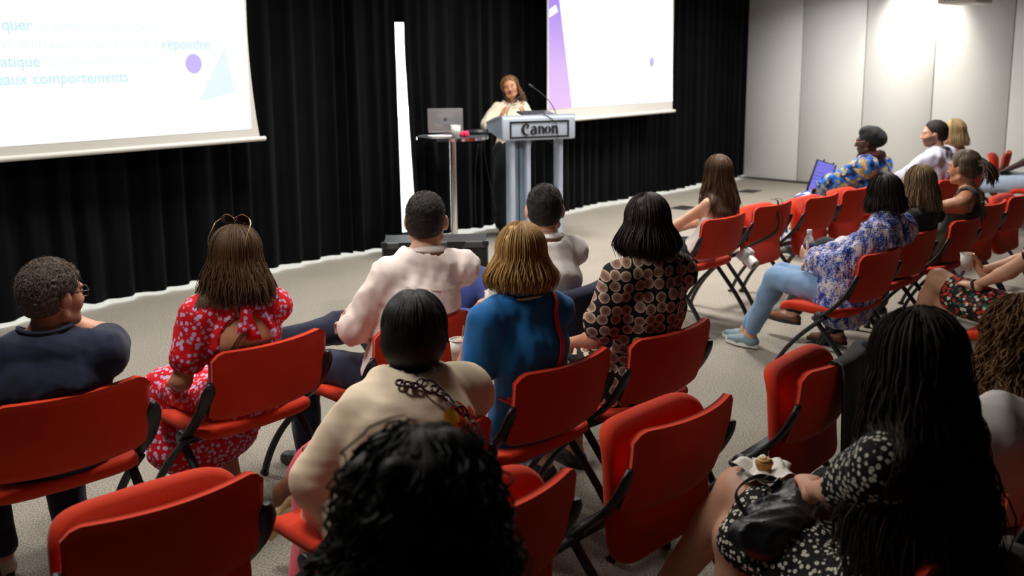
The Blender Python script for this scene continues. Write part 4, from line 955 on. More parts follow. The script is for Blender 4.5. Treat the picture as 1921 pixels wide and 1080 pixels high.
# hair shapes
def h_short(m, seed=1, t=0.010, amp=0.002, tuft=1800, messy=0.4, ln=0.014, **k):
    d = dict(m=m, t=t, amp=amp, fr=190, seed=seed, avoid=False, ears=True, brow=-0.006, tuft=dict(n=tuft, seed=seed + 5, messy=messy, ln=ln)); d.update(k); return d
def h_bob(m, L, seed=1, n=1200, flare=1.12, tuck=0.9, low=None, lmin=0.88, **k):
    def prof(f, a): return (1 + (flare - 1) * math.sin(min(f, 0.7) / 0.7 * math.pi / 2) - max(0, f - 0.6) / 0.4 * (flare - tuck) * 0.8, 0.0)
    def lw(S, P):
        S.slab(P(0, -0.035, 0.03), P(0, -0.035, -L * 0.86 + 0.02), (P(1, 0, 0) - P(0, 0, 0)), 0.078, 0.07, 0.078 * flare, 0.066, 0.03)
    d = dict(m=m, t=0.010, nape=-0.5, low=lw if low is None else low, seed=seed, avoid=False, brow=-0.005, locks=[dict(n=n, L=L, seed=seed + 3, prof=prof, lmin=lmin, wave=0.003, r=0.0030, side=3, seg=12, rx=0.088, ry=0.108, rz=0.100)]); d.update(k); return d
def h_long(m, L, seed=1, n=340, wide=1.25, back=-0.0, wave=0.008, wf=4, amax=112, **k):
    def prof(f, a): return (1 + (wide - 1) * min(1, f * 1.6), back * f)
    ak = {kk: k.pop(kk) for kk in ('curl', 'cf', 'r', 'lmin', 'part', 'drift', 'lay', 'seg', 'side') if kk in k}
    def lw(S, P): S.slab(P(0, -0.03, 0.03), P(0, -0.045, -0.10), (P(1, 0, 0) - P(0, 0, 0)), 0.07, 0.066, 0.07, 0.05, 0.03)
    d = dict(m=m, t=0.008, nape=-0.4, low=lw, seed=seed, brow=-0.004, locks=[dict(dict(n=n, L=L, seed=seed + 3, prof=prof, wave=wave, wf=wf, r=0.0032, side=3, seg=14, amax=amax, rx=0.085, ry=0.106, rz=0.098), **ak)]); d.update(k); return d
# ------------------------------------------------------------------ the audience
def seat(k): return GL[k][1], GL[k][2]
Q = {}
# grey-haired man
Q['A'] = person('grey-haired man in a navy T-shirt and glasses', *seat('A'), dict(sex='m', headpx=(101, 552), hy=-0.16, tau=-24, turn=-16, w=1.08, skin=SK_R,
    armL=dict(w=(0.0, 0.26, 0.88), pole=(-1, 0.1, -0.25)), armR=dict(w=(0.22, 0.24, 0.92), pole=(1, -0.1, -0.35)),
    legL=dict(k=(-0.16, 0.36, 0.515), a=(-0.14, 0.20, 0.09)), legR=dict(k=(0.13, 0.36, 0.515), a=(0.12, 0.16, 0.09)),
    top=dict(m=NAVY, sl=0.62, o=0.018, fold=0.005, so=0.010, name='t_shirt'), bottom=dict(m=JEAN), shoes=dict(m=SHOEW, sole=SOLED), hair=h_short(SGR, 4, 0.014, 0.003, 3000, 0.45, 0.032),
    extras=lambda q: glasses(q, BLKG)))
# woman in the red dress
def red_extra(q):
    strap(q, [q.Sh[1] + np.array([-0.07, 0.02, 0.07]), lerp(q.S0, q.cst, 0.25) - q.fw * 0.1 + q.r_ * 0.03, lerp(q.S0, q.cst, 1.0) - q.fw * 0.13 - q.r_ * 0.06, q.wst - q.fw * 0.1 - q.r_ * 0.14], 0.016, BROWNL, lift=0.003)
    glasses(q, GOLDM, DLENS, dy=-0.075, dz=0.075, tilt=0.75, name='sunglasses', w=0.029, hgt=0.024)
    mb = MB()   # bow ends hanging from the neck tie
    for s_, ln in ((-0.012, 0.10), (0.022, 0.135)):
        a = lerp(q.Nk, q.S0, 0.5) - q.fw * 0.10; G = np.zeros((6, 3, 3))
        for i, t in enumerate(np.linspace(0, 1, 6)):
            for j, b in enumerate((-1, 0, 1)): G[i, j] = a + q.r_ * (s_ * (0.3 + t) + b * (0.010 + 0.016 * t)) - q.fw * (0.012 + 0.03 * t ** 0.5 + 0.004 * math.sin(7 * t)) + np.array([0, 0, -ln * t])
        mb.sheet(G, 0.003)
    mb.obj('neck_tie', REDDR, q.root, smooth=True)
    MB().tube([q.arms[-1][2] + np.array([0.034 * math.cos(t), 0.012 * math.sin(t), 0.034 * math.sin(t)]) for t in np.linspace(0, 6.28, 20)], 0.004, 6).obj('bracelet', GOLDM, q.root)
def keyhole(q, Nk, S0, r_, fw):
    c = lerp(S0, q.pel if hasattr(q, 'pel') else S0 - np.array([0, 0, 0.4]), 0.30) - fw * 0.13; c = S0 + np.array([0, 0, -0.125]) - fw * 0.15
    def fn(X, Y, Z):
        x = (X - c[0]) * r_[0] + (Y - c[1]) * r_[1]; y = (X - c[0]) * fw[0] + (Y - c[1]) * fw[1]; z = Z - c[2]
        return np.sqrt((x / 0.118) ** 2 + (y / 0.115) ** 2 + (z / 0.125) ** 2) * 0.1 - 0.1
    return fn
Q['B'] = person('brown-haired woman in a red floral dress with an open back', *seat('B'), dict(headpx=(446, 478), hy=-0.14, tau=-18, w=1.04, skin=SK_T,
    armL=dict(w=(-0.20, 0.10, 0.60), pole=(-0.7, -0.8, -0.5), d=(0.4, 0.8, -0.2)), armR=dict(w=(0.12, 0.22, 0.62)),
    legL=dict(k=(-0.13, 0.34, 0.515), a=(-0.08, 0.10, 0.09)), legR=dict(k=(0.10, 0.36, 0.515), a=(0.06, 0.14, 0.09)),
    top=dict(m=REDDR, sl=0.62, o=0.014, fold=0.006, so=0.018, carve=[keyhole], name='dress_bodice'), bottom=dict(kind='skirt', to=1.55, m=REDDR, name='dress_skirt', fold=0.010, fr=34, flare=0.07), shoes=dict(m=SHOEW, sole=SOLEW),
    hair=h_long(HB, 0.205, 9, 1600, wide=1.45, wave=0.008, lmin=0.70, r=0.0028), extras=red_extra))
# man in the pale pink shirt
def yoke(q):
    strap(q, [q.S0 + q.r_ * (-0.17) - q.fw * 0.06 + np.array([0, 0, -0.075]), q.S0 - q.fw * 0.12 + np.array([0, 0, -0.085]), q.S0 + q.r_ * 0.17 - q.fw * 0.06 + np.array([0, 0, -0.075])], 0.004, mat('seam_thread', srgb(196, 172, 162), 0.8), 'yoke_seam', lift=0.003, th=0.002)
Q['C'] = person('dark-haired man in a pale pink shirt with crossed legs', *seat('C'), dict(sex='m', headpx=(800, 412), hy=-0.17, hs=1.08, tau=-20, w=1.02, skin=SK_L,
    armL=dict(w=(-0.06, 0.18, 0.72), pole=(-0.9, -0.7, -0.5)), armR=dict(w=(0.02, 0.24, 0.76), pole=(1, -0.3, -0.6)),
    legL=dict(k=(-0.20, 0.36, 0.53), a=(-0.16, 0.36, 0.09)), legR=dict(k=(0.22, 0.40, 0.64), a=(-0.24, 0.44, 0.62), f=(-0.9, 0.5, 0.35)),
    top=dict(m=WSHIRT, sl=1.25, o=0.014, fold=0.006, so=0.014, fr=30, collar=0.05), bottom=dict(m=JEAN), shoes=dict(m=SHOEB, sole=SOLED), hair=h_short(SDB, 14, 0.006), extras=yoke))
# man in the white shirt
Q['D'] = person('dark-haired man in a white shirt with a black lanyard', *seat('D'), dict(sex='m', headpx=(1022, 392), hy=-0.08, hs=1.08, tau=-12, w=0.98, skin=SK_L,
    armL=dict(wpx=(935, 555, 0.24), pole=(-1, -0.4, -0.6), curl=1.0, d=(0.3, 0.9, 0.1)), armR=dict(w=(0.06, 0.26, 0.68)),
    legL=dict(k=(-0.06, 0.38, 0.53), a=(-0.05, 0.40, 0.09)), legR=dict(k=(0.16, 0.47, 0.70), a=(-0.20, 0.58, 0.46), f=(-0.5, 0.6, -0.6)),
    top=dict(m=WHITE, sl=1.85, o=0.014, fold=0.006, so=0.012, collar=0.045, seed=8), bottom=dict(m=SUIT, o=0.02), shoes=dict(m=SHOEB, sole=SOLED), hair=h_short(SKB, 24, 0.007), extras=lambda q: lanyard(q, BLACKC)))
# blonde woman in blue
def blond_extra(q):
    strap(q, [q.Sh[1] + np.array([-0.075, 0.03, 0.06]), q.Sh[1] - q.r_ * 0.07 - q.fw * 0.08 + np.array([0, 0, -0.03]), lerp(q.S0, q.cst, 0.9) + q.r_ * 0.07 - q.fw * 0.13, q.wst - q.fw * 0.13 - q.r_ * 0.02, q.wst - q.fw * 0.06 - q.r_ * 0.14 + np.array([0, 0, -0.02])], 0.024, REDL, lift=0.013)
    strap(q, [q.wst - q.fw * 0.02 - q.r_ * 0.17 + np.array([0, 0, -0.03]), q.wst - q.fw * 0.13 - q.r_ * 0.06 + np.array([0, 0, -0.045]), q.wst - q.fw * 0.13 + q.r_ * 0.08 + np.array([0, 0, -0.045])], 0.014, REDL, 'belt', lift=0.013)
    lanyard(q, REDL, 0.062, 0.008, False)
    Rt = np.stack([q.r_, q.fw, np.array([0, 0, 1.0])], 1)
    MB().tube([q.Nk + Rt @ np.array([0.095 * math.cos(t), 0.088 * math.sin(t) + 0.012, -0.014 - 0.03 * math.sin(t)]) for t in np.linspace(0, 6.283, 40)], np.array([[0.010, 0.006]] * 40), 8).obj('neck_trim', mat('pale_trim', srgb(196, 186, 150), 0.8), q.root, smooth=True)
Q['E'] = person('blonde woman in a blue top with a red shoulder strap', *seat('E'), dict(headpx=(978, 478), hy=-0.13, tau=-16, w=1.02, skin=SK_R,
    armL=dict(w=(-0.15, 0.114, 0.735), pole=(-0.7, -0.8, -0.7), d=(0.5, 0.0, 0.85), n=(0.1, 1.0, 0.0), curl=0.62, thumb=0.9), armR=dict(w=(0.08, 0.22, 0.64)),
    legL=dict(k=(-0.11, 0.36, 0.515), a=(-0.10, 0.30, 0.09)), legR=dict(k=(0.12, 0.36, 0.515), a=(0.10, 0.16, 0.09)),
    top=dict(m=BLUET, sl=0.66, o=0.016, fold=0.006, so=0.012, hem=dict(o=0.03)), bottom=dict(m=OFFW, kind='skirt', to=0.98, name='skirt'), shoes=dict(m=SHOEW, sole=SOLEW),
    hair=h_bob(HBL, 0.135, 31, 1700, 1.32, 0.80, lmin=0.8), extras=blond_extra))
# woman with the black bob
def bob_extra(q):
    strap(q, [q.Sh[1] + np.array([-0.06, 0.03, 0.06]), q.Sh[1] - q.r_ * 0.06 - q.fw * 0.08 + np.array([0, 0, -0.04]), lerp(q.S0, q.cst, 0.9) + q.r_ * 0.05 - q.fw * 0.13, q.wst - q.fw * 0.13 - q.r_ * 0.06, q.wst - q.fw * 0.02 - q.r_ * 0.15], 0.012, MAUVE, lift=0.012)
Q['F'] = person('woman with a black bob in a black and taupe scallop-print blouse', *seat('F'), dict(headpx=(1214, 417), hy=-0.13, tau=-14, w=1.0, skin=SK_T,
    armL=dict(w=(-0.17, 0.14, 0.70), pole=(-0.6, -0.8, -0.7)), armR=dict(w=(0.10, 0.22, 0.64)),
    top=dict(m=SCAL, sl=0.72, o=0.02, fold=0.007, so=0.024, name='blouse', hem=dict(o=0.03)), bottom=dict(kind='skirt', to=1.2, m=SCAL, name='skirt'), shoes=dict(m=SHOEB, sole=SOLED),
    hair=h_bob(HDB, 0.150, 41, 1700, 1.34, 0.62, lmin=0.92), extras=bob_extra))
# woman in the cream jacket
def cream_extra(q):
    g = np.random.default_rng(3); a = q.Nk - q.fw * 0.085 - q.r_ * 0.085 + np.array([0, 0, 0.005]); b = q.cst - q.fw * 0.135 + q.r_ * 0.13 + np.array([0, 0, 0.0])
    P = [lerp(a, b, t) for t in np.linspace(0, 1, 15)]; P = np.array(P)
    for _ in range(6):
        d = q.topS.at(P) - 0.030; e = 0.004; gr = np.stack([q.topS.at(P + np.eye(3)[i] * e) - q.topS.at(P - np.eye(3)[i] * e) for i in range(3)], 1); gr /= np.linalg.norm(gr, axis=1, keepdims=True); P = P - gr * d[:, None]
    dk = mat('tortoise_resin', srgb(52, 26, 34), 0.25); si = mat('clear_grey_resin', srgb(120, 118, 118), 0.2)
    for i in range(15):
        tdir = unit(P[min(i + 1, 14)] - P[max(i - 1, 0)]); n = gr[i]; x = unit(np.cross(tdir, n)); rr = (0.019 if i in (4, 5) else 0.013) * (0.8 + 0.4 * g.random()); fl = g.uniform(-0.5, 0.5); xx = unit(x + n * fl)
        MB().tube([P[i] + tdir * rr * 1.3 * math.cos(t) + xx * rr * math.sin(t) for t in np.linspace(0, 6.283, 16)], 0.0042 if i < 8 else 0.0032, 6).obj('chain_link', dk if i % 4 != 3 and i < 9 or i in (9, 10) else si, q.root, smooth=True)
_gl = Q['E']
Q['G'] = person('woman with smooth black hair in a cream jacket and chain necklace', *seat('G'), dict(headpx=(779, 622), hy=-0.10, slump=0.085, tau=-14, w=1.04, skin=SK_M, pelvis=(0.0, -0.10, 0.55), sw=0.155,
    armL=dict(w=(-0.05, 0.22, 0.62), pole=(-0.8, -0.5, -0.8)), armR=dict(w=(0.12, 0.24, 0.64)),
    legL=dict(k=(0.02, 0.27, 0.52), a=(-0.03, 0.30, 0.09)), legR=dict(k=(0.16, 0.34, 0.53), a=(0.05, 0.60, 0.34), f=(-0.2, 0.6, -0.75)),
    tw=dict(pel=(0.18, 0.13), wst=(0.185, 0.135), cst=(0.19, 0.135), sh=(0.155, 0.10)), top=dict(m=CREAM, sl=1.02, k=0.05, o=0.022, fold=0.007, so=0.030, fr=16, name='jacket', collar=0.045, seed=12, hem=dict(o=0.05, p=(0, -0.02, -0.10)), extra=lambda T, q: T.slab((0.05, 0.0, 0.55), (0.06, 0.22, 0.53), (1, 0, 0), 0.20, 0.13, 0.20, 0.10) and T.slab((-0.17, -0.03, 0.56), (-0.17, 0.03, 0.36), (0, 1, 0), 0.12, 0.03, 0.13, 0.03) and T.cone(lerp(q.arms[-1][0], q.arms[-1][1], 0.35), q.arms[-1][1], 0.08, 0.098)), bottom=dict(m=PINK, o=0.03, fold=0.008, to=(1.9, 1.5)), shoes=dict(m=CORK, sole=CORK, high=0.0),
    hair=dict(m=HK, t=0.020, nape=-0.15, amp=0.0015, fr=40, seed=2, avoid=False, low=lambda S, P: S.ell(P(0, -0.045, -0.03), (0.088, 0.088, 0.10), np.eye(3), 0.05), locks=[dict(n=260, L=0.05, seed=77, amax=110, rx=0.098, ry=0.122, rz=0.112, r=0.006, lay=0.004, wave=0.001, prof=lambda f, a: (1 - 0.35 * f, 0.0))]), extras=cream_extra))

def surf_hit(q, u, v):
    d = Rz(-q.yaw) @ ray(u, v); o = to_local(CC, q.loc, q.yaw); t = 1.0
    for _ in range(80):
        x = q.topS.at((o + d * t)[None])[0]; t += max(x, 0.002) * 0.9 / np.linalg.norm(d)
        if x < 0.002: break
    return tuple(o + d * t)
ORG, YEL = srgb(206, 62, 22), srgb(222, 180, 40)
_sp = [((858, 770), 0.030, ORG), ((860, 788), 0.024, ORG), ((880, 774), 0.024, ORG), ((845, 784), 0.028, YEL), ((592, 745), 0.026, YEL), ((580, 770), 0.036, YEL), ((590, 782), 0.024, ORG), ((572, 790), 0.02, ORG)]
CRP = print_mat('cream_flower_print', spots(srgb(230, 210, 182), [(surf_hit(Q['G'], *p_), r_, c_, (1, 1, 1)) for p_, r_, c_ in _sp]))
Q['G'].top.data.materials[0] = CRP
def chair_under(k, px, label, z=1.17, hy=-0.12, az=47, **kw):
    P = atz(px[0], px[1], z); l = P - Rz(math.radians(az)) @ np.array([0, hy, 0]); freechair(k, l, label, az, **kw)
def loc_of(k, u, v, z): return to_local(atz(u, v, z), GL[k][1], GL[k][2])
# girl with long hair in white vest
Q['M'] = person('girl with long brown hair in a white vest and navy dotted skirt', *seat('M'), dict(near=False, headpx=(1345, 322), hy=-0.14, tau=-8, w=0.9, skin=SK_L,
    armL=dict(w=(-0.12, 0.24, 0.62), pole=(-0.7, -0.7, -0.5)), top=dict(m=WHITE, sl=0, o=0.010, fold=0.004, nr=0.13, neck=-0.05, name='vest'), bottom=dict(kind='skirt', to=0.85, m=DOTS, name='skirt'), shoes=dict(m=SHOEW), hair=h_long(HB, 0.34, 51, 800, wide=1.35, wave=0.006, r=0.0038, lmin=0.7)))
# woman in jeans
lk_ = loc_of('Q', 1462, 505, 0.52); la = loc_of('Q', 1428, 612, 0.10); ra = loc_of('Q', 1388, 600, 0.10)
Q['Q'] = person('woman in a blue tie-dye blouse and light jeans with a bottle', *seat('Q'), dict(headpx=(1657, 364), hy=-0.20, tau=0, w=1.08, skin=SK_L, vox=0.0135,
    armL=dict(w=(-0.06, 0.12, 0.715), pole=(-0.5, -0.9, -0.7), d=(0.35, 0.8, 0.25), n=(0.9, -0.2, 0.2), curl=0.7), armR=dict(w=(0.02, 0.24, 0.64)),
    legL=dict(k=(0.02, 0.38, 0.55), a=(0.20, 0.66, 0.095), f=(0.15, 1, -0.02)), legR=dict(k=(0.14, 0.40, 0.55), a=(0.28, 0.74, 0.095), f=(0.2, 1, 0.0)),
    top=dict(m=TIED, sl=1.75, o=0.03, fold=0.010, so=0.026, name='blouse', fr=30, hem=dict(o=0.05, p=(0, 0.0, -0.06))), lr=(0.084, 0.056, 0.052, 0.036), bottom=dict(m=LJEAN, to=1.88, o=0.008, o2=0.014), shoes=dict(m=fabric('grey_green_knit', srgb(120, 142, 150), 0.8, 0.2), sole=SOLEW), hair=h_bob(HDB, 0.115, 61, 900, 1.08, 0.86)))
# woman in black top
Q['R'] = person('woman with dark blond shoulder-length hair in a black top', *seat('R'), dict(near=False, headpx=(1722, 344), hy=-0.20, tau=-5, w=0.98, skin=SK_L, legL=dict(k=(-0.10, 0.36, 0.52), a=(-0.16, 0.16, 0.10)), legR=dict(k=(0.06, 0.38, 0.6), a=(-0.22, 0.46, 0.2)),
    top=dict(m=BLACKC, sl=0.6, o=0.014), bottom=dict(m=BLACKC), shoes=dict(m=BROWNL, sole=SOLED, high=0.0), hair=h_bob(HLB, 0.185, 71, 800, 1.16, 1.16)))
# woman in olive vest, glasses, ponytail
def pony(mb, q):
    g = np.random.default_rng(5)
    for i in range(170):
        b = q.H + q.RH @ np.array([g.normal() * 0.012, -0.118, 0.03 + g.normal() * 0.012]); e = q.H + q.RH @ np.array([g.normal() * 0.035, -0.19 + g.normal() * 0.02, -0.05 - abs(g.normal()) * 0.035])
        mid = lerp(b, e, 0.4) + q.RH @ np.array([g.normal() * 0.02, -0.05, 0.03]); mb.tube(bez([b, mid, e], 8), np.linspace(0.006, 0.002, 8), 4, cap=False)
def h_up(m, seed): return dict(m=m, t=0.013, nape=-0.075, amp=0.003, fr=60, seed=seed, avoid=False, fn=pony, locks=[dict(n=420, L=0.0, seed=seed, amax=110, rx=0.085, ry=0.108, rz=0.098, r=0.0045, seg=7, lay=0.01, wave=0.0, side=4)])
def olive_extra(q):
    glasses(q, PINKG)
    for g in (-1, 1): strap(q, [q.cst + q.fw * 0.12 + q.r_ * g * 0.07 + np.array([0, 0, 0.02]), lerp(q.Nk, q.Sh[g], 0.6) + np.array([0, 0, 0.05]), q.S0 - q.fw * 0.09 + q.r_ * g * 0.085 + np.array([0, 0, -0.05]), q.S0 - q.fw * 0.12 + q.r_ * g * 0.07 + np.array([0, 0, -0.16])], 0.03, OLIVE, 'vest_strap', lift=0.006)
Q['S'] = person('woman in an olive vest with magenta glasses and a ponytail', *seat('S'), dict(near=False, headpx=(1808, 314), hy=-0.22, tau=8, w=1.08, skin=SK_T, vox=0.013,
    armL=dict(w=(-0.16, 0.34, 0.76), pole=(-0.9, -0.2, -0.5)), top=dict(m=OLIVE, sl=0, o=0.012, nr=0.135, neck=-0.075, nt=-0.15, name='vest'), bottom=dict(m=OLIVE), shoes=dict(m=SHOEB), hair=h_up(HGR, 81), extras=olive_extra))
# woman in headwrap with laptop
chair_under('HS', (1638, 266), 'red chair under the woman in the black headwrap', 1.125, -0.14, 47)
def wrap_extra(q):
    S = Sdf(0.03); S.ell(q.H + q.RH @ np.array([0, -0.035, 0.045]), (0.098, 0.112, 0.098), q.RH); S.ell(q.H + q.RH @ np.array([0, -0.10, 0.02]), (0.075, 0.07, 0.07), q.RH); S.ell(q.H + q.RH @ np.array([0, 0.02, 0.10]), (0.07, 0.05, 0.04), q.RH); S.disp = fold(0.004, 50, 4)
    n1 = q.RH @ unit([0, 1, -0.35]); p1 = q.H + q.RH @ np.array([0, 0.065, 0.05]); S.cut.append(lambda X, Y, Z: (X - p1[0]) * n1[0] + (Y - p1[1]) * n1[1] + (Z - p1[2]) * n1[2]); mesh_obj('headwrap', [S.mesh(0.008)], BLACKC, q.root)
    S = Sdf(0.03)
    for t in np.linspace(0, 6.28, 14): S.ell(q.Nk + np.array([0.085 * math.cos(t), 0.085 * math.sin(t) + 0.01, 0.02 - 0.02 * math.sin(t)]), (0.045, 0.045, 0.04))
    S.cone(q.Nk + q.fw * 0.09, q.cst + q.fw * 0.14 - q.r_ * 0.03, 0.05, 0.05); S.cone(q.cst + q.fw * 0.14 - q.r_ * 0.03, q.wst + q.fw * 0.16, 0.05, 0.055); S.disp = fold(0.008, 50, 9); mesh_obj('scarf', [S.mesh(0.010)], REDSC, q.root)
    glasses(q, mat('pink_gold_wire', srgb(190, 120, 120), 0.3, 0.5))
Q['HS'] = person('woman in a black headwrap and blue and gold print top', *seat('HS'), dict(near=False, headpx=(1628, 266), hy=-0.12, tau=0, w=1.1, skin=SK_D, lip=SK_D, vox=0.013,
    armL=dict(w=(-0.14, 0.34, 0.66), pole=(-0.8, -0.5, -0.6)), armR=dict(w=(0.06, 0.34, 0.66)), legL=dict(k=(-0.14, 0.46, 0.53), a=(-0.12, 0.56, 0.09)), legR=dict(k=(0.08, 0.46, 0.53), a=(0.08, 0.56, 0.09)),
    top=dict(m=WAX, sl=1.8, o=0.03, so=0.03, fold=0.01, name='blouse'), bottom=dict(kind='skirt', to=1.75, m=PAIS, name='skirt', fold=0.008, flare=0.05), shoes=dict(m=SHOEB), extras=wrap_extra))
# man in lavender shirt, blond woman beside him
chair_under('MN', (1756, 251), 'red chair under the bearded man in the pale lavender shirt', 1.20, -0.14, 47)
def beard(mb, q):
    S = Sdf(0.02); P = lambda x, y, z: q.H + q.RH @ np.array([x, y, z])
    S.ell(P(0, 0.058, -0.088), (0.036, 0.034, 0.028), q.RH)
    for g in (-1, 1): S.cone(P(g * 0.058, 0.0, -0.06), P(g * 0.033, 0.058, -0.088), 0.020, 0.022); S.cone(P(g * 0.068, -0.005, -0.01), P(g * 0.058, 0.0, -0.06), 0.012, 0.019)
    S.cut.append(lambda X, Y, Z: -(Z - q.H[2] + 0.4)); V, F = S.mesh(0.006); mb.add(V, F, 0, np.zeros((len(V), 2)))
Q['MN'] = person('bearded man in a pale lavender shirt seated by the panelled wall', *seat('MN'), dict(sex='m', near=False, headpx=(1752, 251), hy=-0.10, tau=0, skin=SK_L, armL=dict(w=(-0.15, 0.34, 0.62), pole=(-0.7, -0.6, -0.7)), vox=0.0135,
    top=dict(m=LAV, sl=1.85, o=0.024, so=0.022, fold=0.009, collar=0.045), bottom=dict(m=JEAN), shoes=dict(m=SHOEB), hair=h_short(SDB, 91, 0.012, tuft=500), stubble=STUB, extras=lambda q: lanyard(q, BLACKC)))
chair_under('WB', (1800, 246), 'red chair under the blonde woman by the panelled wall', 1.16, -0.12, 47)
Q['WB'] = person('blonde woman in a tan strappy top behind the bearded man', *seat('WB'), dict(near=False, headpx=(1787, 247), hy=-0.12, tau=0, w=0.95, skin=SK_T, top=dict(m=TANC, sl=0, o=0.010, nr=0.13, neck=-0.06, name='top'), bottom=dict(m=LJEAN), shoes=dict(m=SHOEW), hair=h_bob(hair_mat('hair_ash_blond', srgb(120, 92, 58), srgb(214, 184, 136)), 0.15, 95, 420, 1.14, 1.02, avoid=False)))
# person in light jeans at the picture edge
P = atz(1850, 340, 0.52); l = P - Rz(math.radians(52)) @ np.array([-0.02, 0.50, 0]); freechair('ED', l, 'red chair under the person in light jeans at the picture edge', 52)
Q['ED'] = person('person in light jeans with clasped hands, cut by the picture edge', *seat('ED'), dict(near=False, head=(0, -0.10, 1.18), w=1.0, skin=SK_D, lip=SK_D, sex='m', armL=dict(w=(-0.02, 0.30, 0.66), curl=0.8), armR=dict(w=(0.08, 0.32, 0.64), curl=0.8), legL=dict(k=(-0.12, 0.50, 0.50), a=(-0.10, 0.86, 0.12)), legR=dict(k=(0.14, 0.50, 0.53), a=(0.10, 0.90, 0.14)),
    top=dict(m=fabric('mint_cotton', srgb(196, 214, 196)), sl=0.7, o=0.02), bottom=dict(m=fabric('bleached_denim', srgb(168, 184, 206), 0.85, 0.15), o=0.02), shoes=dict(m=SHOEW), hair=h_short(SKB, 97, 0.010, tuft=300)))
# woman in dark floral skirt with a cup
R47 = Rz(math.radians(47)); l = atz(1793, 634, 0.46) - R47 @ np.array([-0.21, 0.20, 0]) + R47 @ np.array([0.14, 0, 0]); freechair('FL', l, 'red chair under the woman in the dark floral dress', 47)
def floral_extra(q):
    mb = MB(); W_ = q.arms[-1][2]; d = unit(W_ - q.arms[-1][1]); a = unit(np.cross(d, [0, 0, 1])); b = np.cross(d, a)
    mb.tube([W_ - d * 0.01 + a * 0.03 * math.cos(t) + b * 0.03 * math.sin(t) for t in np.linspace(0, 6.283, 20)], np.array([[0.003, 0.009]] * 20), 6, flat=d).obj('watch_strap', BLACKC, q.root)
Q['FL'] = person('woman in a dark floral dress with crossed bare legs holding a cup', *seat('FL'), dict(head=(0.0, -0.13, 1.19), w=1.02, skin=SK_L, tau=-10,
    armL=dict(w=(-0.05, 0.235, 0.675), pole=(-0.6, -0.8, -0.6), d=(0.45, 0.9, 0.0), n=(0.1, 0, -1)), armR=dict(w=(0.01, 0.325, 0.70), pole=(0.6, -0.6, -0.7), d=(0.05, 0.6, 0.75), n=(-0.6, 0.6, 0.0), curl=0.62),
    legL=dict(k=(0.08, 0.46, 0.66), a=(0.16, 0.64, 0.28), f=(0.3, 0.8, -0.5)), legR=dict(k=(0.12, 0.42, 0.53), a=(0.02, 0.42, 0.09)), lr=(0.082, 0.060, 0.055, 0.036),
    top=dict(m=FLOR, sl=0.35, o=0.012, name='dress_bodice'), bottom=dict(kind='skirt', to=0.80, m=FLOR, name='dress_skirt', o=0.012, fold=0.006), shoes=dict(m=SHOEB, sole=SOLED), hair=h_long(hair_mat('hair_light_brown', srgb(92, 66, 42), srgb(168, 128, 84)), 0.30, 101, 300, wide=1.3), extras=floral_extra))
# woman in white blouse with long brown curls
chair_under('CB', (1915, 632), 'red chair under the woman with brown curls at the picture edge', 1.11, -0.14, 47)
Q['CB'] = person('woman with long brown curls in a white blouse with red trim', *seat('CB'), dict(headpx=(1907, 628), hy=-0.12, w=1.0, skin=SK_L, tau=-8, armL=dict(w=(-0.14, 0.22, 0.62), pole=(-0.6, -0.8, -0.6)),
    top=dict(m=WHITE, sl=0.8, o=0.02, so=0.03, fold=0.008, name='blouse'), bottom=dict(m=BLACKC), shoes=dict(m=SHOEB), hair=h_long(HCB, 0.30, 111, 700, wide=1.5, curl=0.013, cf=13, r=0.0036, lmin=0.6),
    extras=lambda q: strap(q, [q.Sh[-1] + q.r_ * 0.085 + np.array([0, 0.02, 0.07]), q.Sh[-1] + q.r_ * 0.05 - q.fw * 0.07 + np.array([0, 0, 0.02]), q.Sh[-1] + q.r_ * 0.03 - q.fw * 0.10 + np.array([0, 0, -0.05])], 0.010, REDL, 'trim')))
# woman with very long dark hair
def bag_strap(q): pass
chair_under('L', (1735, 668), 'red chair under the woman with very long dark hair', 1.20, -0.16, 47)
LKN = loc_of('L', 1400, 915, 0.63)
Q['L'] = person('woman with very long dark hair in a black daisy-print dress', *seat('L'), dict(headpx=(1718, 670), hy=-0.16, w=1.06, skin=SK_L, tau=-10,
    armL=dict(w=(0.12, 0.22, 0.69), pole=(-0.9, -0.3, -0.8), d=(0.8, 0.5, 0.0)), armR=dict(w=(0.20, 0.20, 0.68)),
    legL=dict(k=(0.15, 0.41, 0.63), a=(0.08, 0.64, 0.24), f=(0.1, 0.8, -0.6)), legR=dict(k=(0.06, 0.36, 0.53), a=(0.04, 0.34, 0.09)), lr=(0.09, 0.068, 0.062, 0.040),
    top=dict(m=DAISY, sl=0.72, o=0.016, so=0.014, name='dress_bodice'), bottom=dict(kind='skirt', to=0.78, m=DAISY, name='dress_skirt', o=0.016, fold=0.006), shoes=dict(m=SHOEB, sole=SOLED),
    hair=h_long(hair_mat('hair_espresso', srgb(16, 11, 9), srgb(72, 50, 36), 0.42), 0.56, 121, 2000, wide=1.75, wave=0.012, wf=3.0, r=0.0030, lmin=0.68, back=-0.02, seg=16)))
